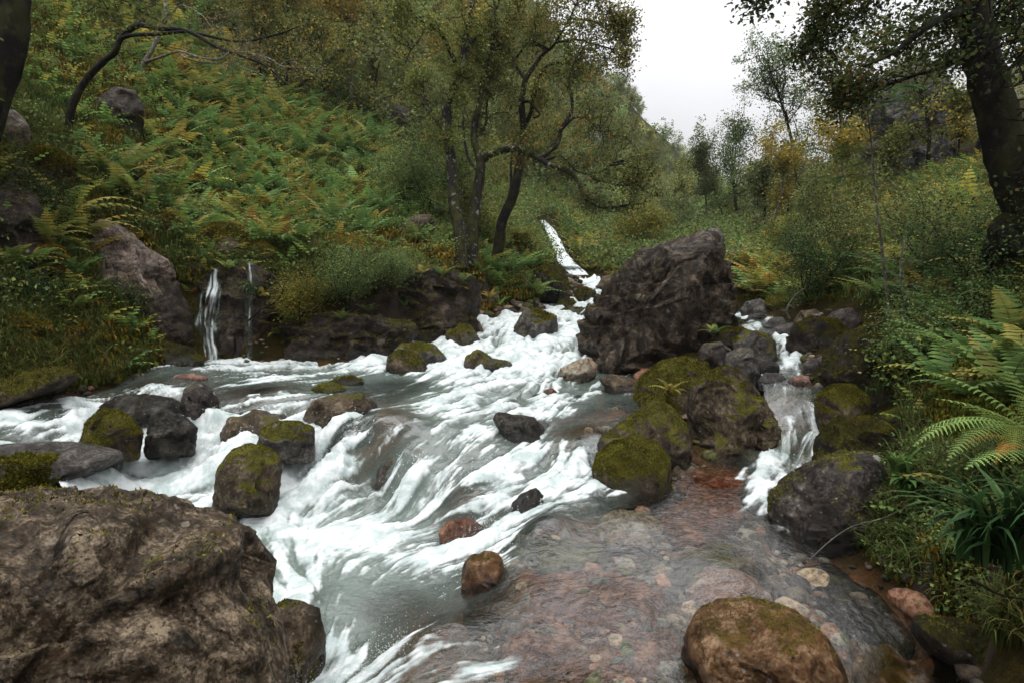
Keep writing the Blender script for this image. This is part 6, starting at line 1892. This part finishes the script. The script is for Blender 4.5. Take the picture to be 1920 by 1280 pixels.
# hero fern: long pale fronds reaching over the stream bank, each frond a part
def hero_fern(loc, specs, label, seed):
    r = np.random.default_rng(seed)
    root = tag(link('fern', None, None, loc), label, 'fern')
    for L, az, lean, arch, side, col in specs:
        V, F, C = frond(L, 26, r, arch, lean, 0.22, col, np.array(col) * 1.1, side, True)
        link('frond', mesh('frond', rot_z(V, az), F, FERN, C, False), root)
PGF = (0.13, 0.19, 0.065)
hero_fern(P(1990,880,3.2), [(0.85,2.95,1.0,0.45,0.08,PGF),(0.85,3.25,0.72,0.62,-.04,PGF),(0.75,3.45,0.5,0.8,0,(0.12,0.18,0.06)),(0.8,2.5,0.9,0.7,0,(0.10,0.155,0.052)),(0.7,4.0,0.7,0.8,0,(0.10,0.155,0.05)),(0.7,1.2,0.8,0.8,0,G3)], 'large pale green fern with long arching fronds over the grassy bank', 71)
hero_fern(P(1905,800,3.3), [(0.60,3.1,0.30,0.85,0.05,PGF),(0.55,3.5,0.25,0.9,-.05,PGF),(0.50,2.7,0.35,0.95,0.1,(0.12,0.18,0.06)),(0.45,4.0,0.3,1.0,0,G3),(0.42,4.7,0.4,1.0,0,(0.11,0.16,0.05))], 'low fern with fingered fronds spreading above the dark mossy rock', 72)
hero_fern(P(1840,700,4.6), [(0.8,2.6,0.8,0.7,0,G1),(0.8,3.2,0.75,0.8,0,G1),(0.75,3.7,0.7,0.8,0,G2),(0.7,2.1,0.8,0.8,0,G1),(0.7,4.5,0.7,0.9,0,G2)], 'mid-green fern half shaded behind the large pale one', 73)
hero_fern(P(1925,850,3.15), [(0.36,3.0,0.8,1.3,0.1,RUST),(0.36,3.5,0.7,1.4,0.1,(0.20,0.09,0.025))], 'withered orange fern frond curled between the two pale ferns', 74)

# wood-rush with long straps, and leafy herbs on the near bank
def clump(loc, n, L, w, cols, label, name, seed, bend=(0.8, 2.2), rad=0.06, seg=6, part='blade', aim=None, nparts=None):
    r = np.random.default_rng(seed)
    root = tag(link(name, None, None, loc), label, 'plant')
    for _ in range(n):
        V, F, C = blade(L * r.uniform(0.55, 1.1), w * r.uniform(0.7, 1.2), r.uniform(*bend), r, np.array(cols[r.integers(0, len(cols))]) * r.uniform(0.8, 1.2), seg)
        a = r.uniform(0, 6.28) if aim is None else aim + r.normal() * 0.9
        V = rot_z(V, a) + np.array([r.normal() * rad, r.normal() * rad, 0])
        link(part, mesh(part, V, F, GRASS, C, True), root)
STRAP = [(0.018, 0.045, 0.016), (0.026, 0.058, 0.02), (0.035, 0.07, 0.022)]
clump(P(1860,1050,2.4), 70, 0.52, 0.026, STRAP, 'dark strap-leaved clump hanging over the water edge', 'wood_rush', 81, (1.2, 2.9), 0.05, 6, 'blade', 3.6)
clump(P(1970,1030,2.25), 44, 0.48, 0.024, STRAP, 'second dark strap-leaved clump at the very edge of the bank', 'wood_rush', 82, (1.0, 2.6), 0.05, 6, 'blade', 3.6)
clump(P(215,640,8.7), 70, 0.55, 0.03, [(0.045, 0.085, 0.022), (0.06, 0.10, 0.025), (0.03, 0.06, 0.018)], 'shaggy green strap-leaved clump hanging over the side channel bank', 'wood_rush', 83, (1.6, 3.2), 0.16, 5, 'blade', 4.6)
clump(P(190,575,8.8), 55, 0.45, 0.028, [(0.045, 0.085, 0.022), (0.06, 0.10, 0.025)], 'leafy green clump above the shaggy strap-leaved one', 'wood_rush', 84, (1.0, 2.6), 0.18, 5, 'blade', 4.6)
clump(P(50,560,7.6), 60, 0.5, 0.016, [(0.022, 0.05, 0.022), (0.03, 0.065, 0.026)], 'dense dark rush tuft in the shade under the slope', 'rush_tuft', 85, (0.3, 1.4), 0.12, 5)
clump(P(1690,885,3.9), 16, 0.22, 0.045, [(0.06, 0.115, 0.03), (0.075, 0.13, 0.035)], 'bright broad-leaved herb on top of the lichen-splashed rock', 'broad_leaved_herb', 86, (0.8, 2.4), 0.03, 6, 'leaf')
clump(P(1700,915,3.8), 14, 0.2, 0.05, [(0.05, 0.10, 0.028)], 'drooping spoon-leaved herb below the bright broad-leaved one', 'broad_leaved_herb', 87, (1.8, 3.0), 0.03, 6, 'leaf', 4.2)
clump(P(475,555,10.2), 22, 0.5, 0.04, [(0.05, 0.09, 0.025), (0.04, 0.075, 0.022)], 'hanging leafy plant beside the thin trickle of water', 'hanging_plant', 88, (2.2, 3.3), 0.08, 5, 'leaf', 4.6)
clump(P(585,560,10.6), 22, 0.45, 0.035, [(0.05, 0.085, 0.02), (0.10, 0.10, 0.02)], 'hanging green tuft under the small-leaved bush', 'hanging_plant', 89, (2.0, 3.2), 0.12, 5, 'leaf', 4.6)
clump(P(1640,742,5.6), 26, 0.3, 0.008, [(0.06, 0.09, 0.025), (0.045, 0.07, 0.02)], 'fine grass tuft drooping beside the moss ball rock', 'grass_tuft', 90, (1.2, 2.8), 0.04, 5, 'blade', 4.0)

# fallen wood
def stick(path, d, r0, label, name, mat, seed, twigs=0, tl=0.3):
    tb = TreeB(seed)
    p = tb.limb(PX(path, d), r0, r0 * 0.35, 6)
    if twigs:
        tb.sprout(p, r0 * 0.45, tl, twigs, 0, 0.1, 0.2)
    V, F, _ = tb.tub.get()
    loc = p[0]
    tag(link(name, mesh(name, V - loc, F, mat), None, loc), label, 'branch')
stick([(465,602),(490,580),(515,568),(530,546),(520,530),(498,498),(480,470)], 9.7, 0.014, 'thin dark forked branch lying on the yellow-green cushion bush', 'dead_branch', BARKD, 91, 5, 0.5)
stick([(1376,475,6),(1420,462,4),(1465,446,2),(1500,432,0),(1530,425,-1)], 20, 0.09, 'long dark fallen trunk propped on the golden bank', 'fallen_trunk', BARKD, 92, 4, 0.8)
stick([(1822,1088),(1845,1098),(1870,1112),(1905,1120),(1960,1126)], 2.3, 0.007, 'bare dark twig jutting in front of the strap-leaved clump', 'dead_twig', BARKD, 93)
stick([(1480,598),(1475,580),(1490,555),(1510,540)], 10.1, 0.02, 'grey dead branch poking from the dark dense bush', 'dead_branch', BARKP, 94, 4, 0.4)
stick([(815,440),(825,455),(838,470),(850,486)], 13.9, 0.02, 'pale broken stick leaning by the smooth dark brown boulder', 'dead_branch', BARKP, 95)
stick([(1520,1046),(1560,1010),(1600,985),(1650,972),(1700,950)], 3.6, 0.004, 'single straw-coloured stalk bent over the dark water', 'grass_stalk', BARKP, 96)

# ---------------- what nobody could count: moss, grass and small herbs over the banks
def strew(name, temps, poly, n, dmin, dmax, s0, s1, seed, mat, label_kind, grow=0.35, off=-0.02, avoid_water=True, patch=None):
    r = np.random.default_rng(seed)
    poly = np.array(poly, float)
    u = r.uniform((poly[:, 0].min() - 960) / FPX, (poly[:, 0].max() - 960) / FPX, n * 4)
    y = np.exp(r.uniform(math.log(dmin), math.log(dmax), n * 4))
    x = u * y
    z = tz(x, y)
    px, py, d = proj(np.stack([x, y, z], 1))
    ok = inside(px, py, poly)
    if avoid_water:
        ok &= (z > tzw(x, y) + 0.04) | ~in_stream(x, y)
    ok &= ~inside(px, py, FALLGAP)
    for gap in GAPS + ([] if name == 'moss' else [[(1725,600),(1980,590),(1980,880),(1745,860)]]):
        ok &= ~inside(px, py, gap) | ((d > 7) & (px > 1720))
    ok &= (steep(x, y) > 0.50) | (y > 24)
    if patch is not None:
        ok &= fbm(np.stack([x * patch[0], y * patch[0], z * patch[0]], 1) + seed, 3) > patch[1]
    i = np.nonzero(ok)[0][:n]
    x, y, z = x[i], y[i], z[i]
    S = Soup()
    which = r.integers(0, len(temps), len(i))
    hue = fbm(np.stack([x, y, z], 1) * 0.8 + seed, 3)
    for k, (V, F, C) in enumerate(temps):
        j = np.nonzero(which == k)[0]
        if len(j) == 0:
            continue
        a = r.uniform(0, 6.28, len(j))
        s = r.uniform(s0, s1, len(j)) * np.maximum(1, (y[j] / 9) ** grow)
        ca, sa = np.cos(a), np.sin(a)
        X = (V[None, :, 0] * ca[:, None] - V[None, :, 1] * sa[:, None]) * s[:, None] + x[j][:, None]
        Y = (V[None, :, 0] * sa[:, None] + V[None, :, 1] * ca[:, None]) * s[:, None] + y[j][:, None]
        Z = V[None, :, 2] * s[:, None] + z[j][:, None] + off
        VV = np.stack([X, Y, Z], 2).reshape(-1, 3)
        FF = (F[None] + (np.arange(len(j)) * len(V))[:, None, None]).reshape(-1, 3)
        m = r.uniform(0.7, 1.3, (len(j), 1, 1)) * np.array([1, 1, 1])[None, None] * (1 + np.stack([0.35 * hue[j], 0.1 * hue[j], -0.1 * hue[j]], 1)[:, None, :])
        CC = np.clip(C[None] * m, 0.002, 1).reshape(-1, 3)
        S.add(VV, FF, CC)
    if S.n == 0:
        return
    o = link(name, S.mesh(name, mat))
    kind(o, 'stuff')

def small(fn):
    return fn.get()

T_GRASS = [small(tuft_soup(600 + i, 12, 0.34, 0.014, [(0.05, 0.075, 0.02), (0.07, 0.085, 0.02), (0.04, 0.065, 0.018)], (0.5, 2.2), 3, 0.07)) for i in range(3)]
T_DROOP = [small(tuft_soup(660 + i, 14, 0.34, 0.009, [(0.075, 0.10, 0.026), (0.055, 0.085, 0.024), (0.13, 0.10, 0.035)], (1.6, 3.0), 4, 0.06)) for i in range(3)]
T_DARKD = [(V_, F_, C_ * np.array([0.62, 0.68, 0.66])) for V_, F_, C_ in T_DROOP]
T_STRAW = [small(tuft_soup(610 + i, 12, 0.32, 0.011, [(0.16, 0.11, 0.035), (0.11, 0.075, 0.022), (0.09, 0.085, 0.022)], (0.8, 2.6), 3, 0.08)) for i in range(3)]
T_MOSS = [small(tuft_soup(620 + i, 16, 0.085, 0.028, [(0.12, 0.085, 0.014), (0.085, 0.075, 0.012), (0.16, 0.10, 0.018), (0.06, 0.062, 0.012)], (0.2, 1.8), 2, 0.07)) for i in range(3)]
T_GMOSS = [small(tuft_soup(630 + i, 16, 0.08, 0.028, [(0.055, 0.075, 0.014), (0.075, 0.09, 0.016), (0.04, 0.055, 0.012)], (0.2, 1.8), 2, 0.07)) for i in range(3)]
T_SFERN = [small(fern_soup(640 + i, 6, 0.55, [G1, G2, G3] if i < 4 else [GOLD, YEL, G3, GOLD], 8)) for i in range(5)]
def herb(seed, cols, n=34, rad=0.16, h=0.16, size=0.05):
    r = np.random.default_rng(seed)
    A = r.normal(size=(12, 3)) * np.array([rad, rad, h * 0.5]) + np.array([0, 0, h])
    return leaf_cloud(A, n, 0.04, size, cols, seed, 0.7)
T_HERB = [herb(650 + i, GREENS) for i in range(3)] + [herb(655, OLIVE + [(0.2, 0.14, 0.03)])]

LEFTB = [(-60,-80),(1000,-80),(1000,560),(900,585),(760,605),(660,655),(400,690),(150,725),(-60,770)]
FARB = [(960,330),(1140,330),(1400,420),(1400,500),(1130,520),(1060,520),(960,480)]
RIGHTB = [(1385,470),(1560,330),(1980,290),(2900,300),(2900,1400),(1980,1240),(1800,1160),(1640,1040),(1660,900),(1570,880),(1560,760),(1540,660),(1600,600),(1400,560)]
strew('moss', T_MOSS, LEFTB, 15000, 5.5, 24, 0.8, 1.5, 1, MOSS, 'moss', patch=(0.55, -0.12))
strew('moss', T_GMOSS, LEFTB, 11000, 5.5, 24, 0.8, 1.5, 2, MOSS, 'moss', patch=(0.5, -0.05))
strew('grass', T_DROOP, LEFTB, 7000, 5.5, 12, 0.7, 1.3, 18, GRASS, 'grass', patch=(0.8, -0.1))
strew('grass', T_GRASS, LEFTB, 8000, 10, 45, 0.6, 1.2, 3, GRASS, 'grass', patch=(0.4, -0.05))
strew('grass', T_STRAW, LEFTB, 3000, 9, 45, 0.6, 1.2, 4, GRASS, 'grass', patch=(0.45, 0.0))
strew('fern_undergrowth', T_SFERN[:4], LEFTB, 1500, 8, 60, 0.6, 1.2, 5, FERN, 'fern', patch=(0.35, -0.15))
strew('low_herbs', T_HERB[:3], LEFTB, 1500, 6, 60, 0.7, 1.3, 6, LEAF, 'herb', patch=(0.6, 0.0))
strew('fern_undergrowth', T_SFERN, FARB, 1500, 15, 60, 0.6, 1.1, 7, FERN, 'fern')
strew('low_herbs', T_HERB, FARB, 2500, 15, 70, 1.0, 1.8, 8, LEAF, 'herb')
strew('grass', T_STRAW, FARB, 2500, 15, 60, 0.7, 1.3, 9, GRASS, 'grass')
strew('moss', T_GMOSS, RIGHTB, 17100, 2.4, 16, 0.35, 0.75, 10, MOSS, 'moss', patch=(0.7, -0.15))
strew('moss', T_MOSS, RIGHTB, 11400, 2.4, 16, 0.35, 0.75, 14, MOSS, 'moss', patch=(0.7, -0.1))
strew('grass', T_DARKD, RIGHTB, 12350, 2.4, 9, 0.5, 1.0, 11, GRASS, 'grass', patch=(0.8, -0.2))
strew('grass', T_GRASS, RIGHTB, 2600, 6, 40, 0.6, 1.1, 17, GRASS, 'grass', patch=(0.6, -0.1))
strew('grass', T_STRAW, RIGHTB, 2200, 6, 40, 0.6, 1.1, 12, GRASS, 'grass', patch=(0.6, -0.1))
strew('fern_undergrowth', T_SFERN[:3], RIGHTB, 150, 3.5, 9, 0.5, 0.9, 19, FERN, 'fern', patch=(0.5, -0.1))
strew('fern_undergrowth', T_SFERN, RIGHTB, 900, 9, 40, 0.6, 1.1, 13, FERN, 'fern', patch=(0.5, -0.1))
strew('low_herbs', T_HERB[:3], RIGHTB, 8550, 2.6, 40, 0.28, 0.6, 15, LEAF, 'herb', patch=(0.8, -0.1))

# far woods: one mass of distant crowns on the valley sides
def far_wood(name, n, dmin, dmax, umin, umax, seed, cols, hh, poly=None):
    r = np.random.default_rng(seed)
    u = r.uniform(umin, umax, n * 3)
    y = np.exp(r.uniform(math.log(dmin), math.log(dmax), n * 3))
    x = u * y
    z = tz(x, y)
    ok = np.ones(len(x), bool)
    if poly is not None:
        px, py, _ = proj(np.stack([x, y, z], 1))
        ok = inside(px, py, np.array(poly, float))
    i = np.nonzero(ok)[0][:n]
    x, y, z = x[i], y[i], z[i]
    S = Soup()
    for k in range(len(x)):
        h = hh * r.uniform(0.6, 1.2)
        A = r.normal(size=(16, 3)) * np.array([0.26, 0.26, 0.26]) * h + np.array([x[k], y[k], z[k] + 0.6 * h])
        m = r.uniform(0.65, 1.35)
        V, F, C = leaf_cloud(A, 230, 0.09 * h, 0.06 * h + 0.0012 * y[k], np.array(cols)[int(r.integers(0, len(cols))):][:1] * m, int(seed * 1000 + k), 0.7, 0.6, 0.22)
        S.add(V, F, C)
    kind(link(name, S.mesh(name, LEAF)), 'stuff')
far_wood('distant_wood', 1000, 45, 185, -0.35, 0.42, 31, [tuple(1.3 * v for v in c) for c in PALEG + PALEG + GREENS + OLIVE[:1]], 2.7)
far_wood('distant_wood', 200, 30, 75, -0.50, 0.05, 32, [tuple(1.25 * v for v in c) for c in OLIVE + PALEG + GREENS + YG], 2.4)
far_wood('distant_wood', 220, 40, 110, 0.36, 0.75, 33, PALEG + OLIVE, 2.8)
# ------------------------------------------------------------------ damp air in the valley
def haze(density):
    k, n, l = new_mat('damp_air')
    o = n.new('ShaderNodeOutputMaterial')
    v = n.new('ShaderNodeVolumePrincipled')
    v.inputs['Color'].default_value = (0.93, 0.94, 0.96, 1)
    v.inputs['Density'].default_value = density
    l.new(v.outputs[0], o.inputs['Volume'])
    zmin, zmax = float(GZ.min()) - 1.0, float(GZ.max()) + 15.0
    xm = float(np.abs(GX).max()) + 5
    y0, y1 = -3.0, float(GY.max()) + 5
    V = [(sx * xm, y, z) for z in (zmin, zmax) for sx, y in ((-1, y0), (1, y0), (1, y1), (-1, y1))]
    F = [(3, 2, 1, 0), (4, 5, 6, 7), (0, 1, 5, 4), (1, 2, 6, 5), (2, 3, 7, 6), (3, 0, 4, 7)]
    kind(link('haze', mesh('haze', V, F, k, None, False)), 'stuff')
haze(0.00025)
bpy.context.view_layer.update()
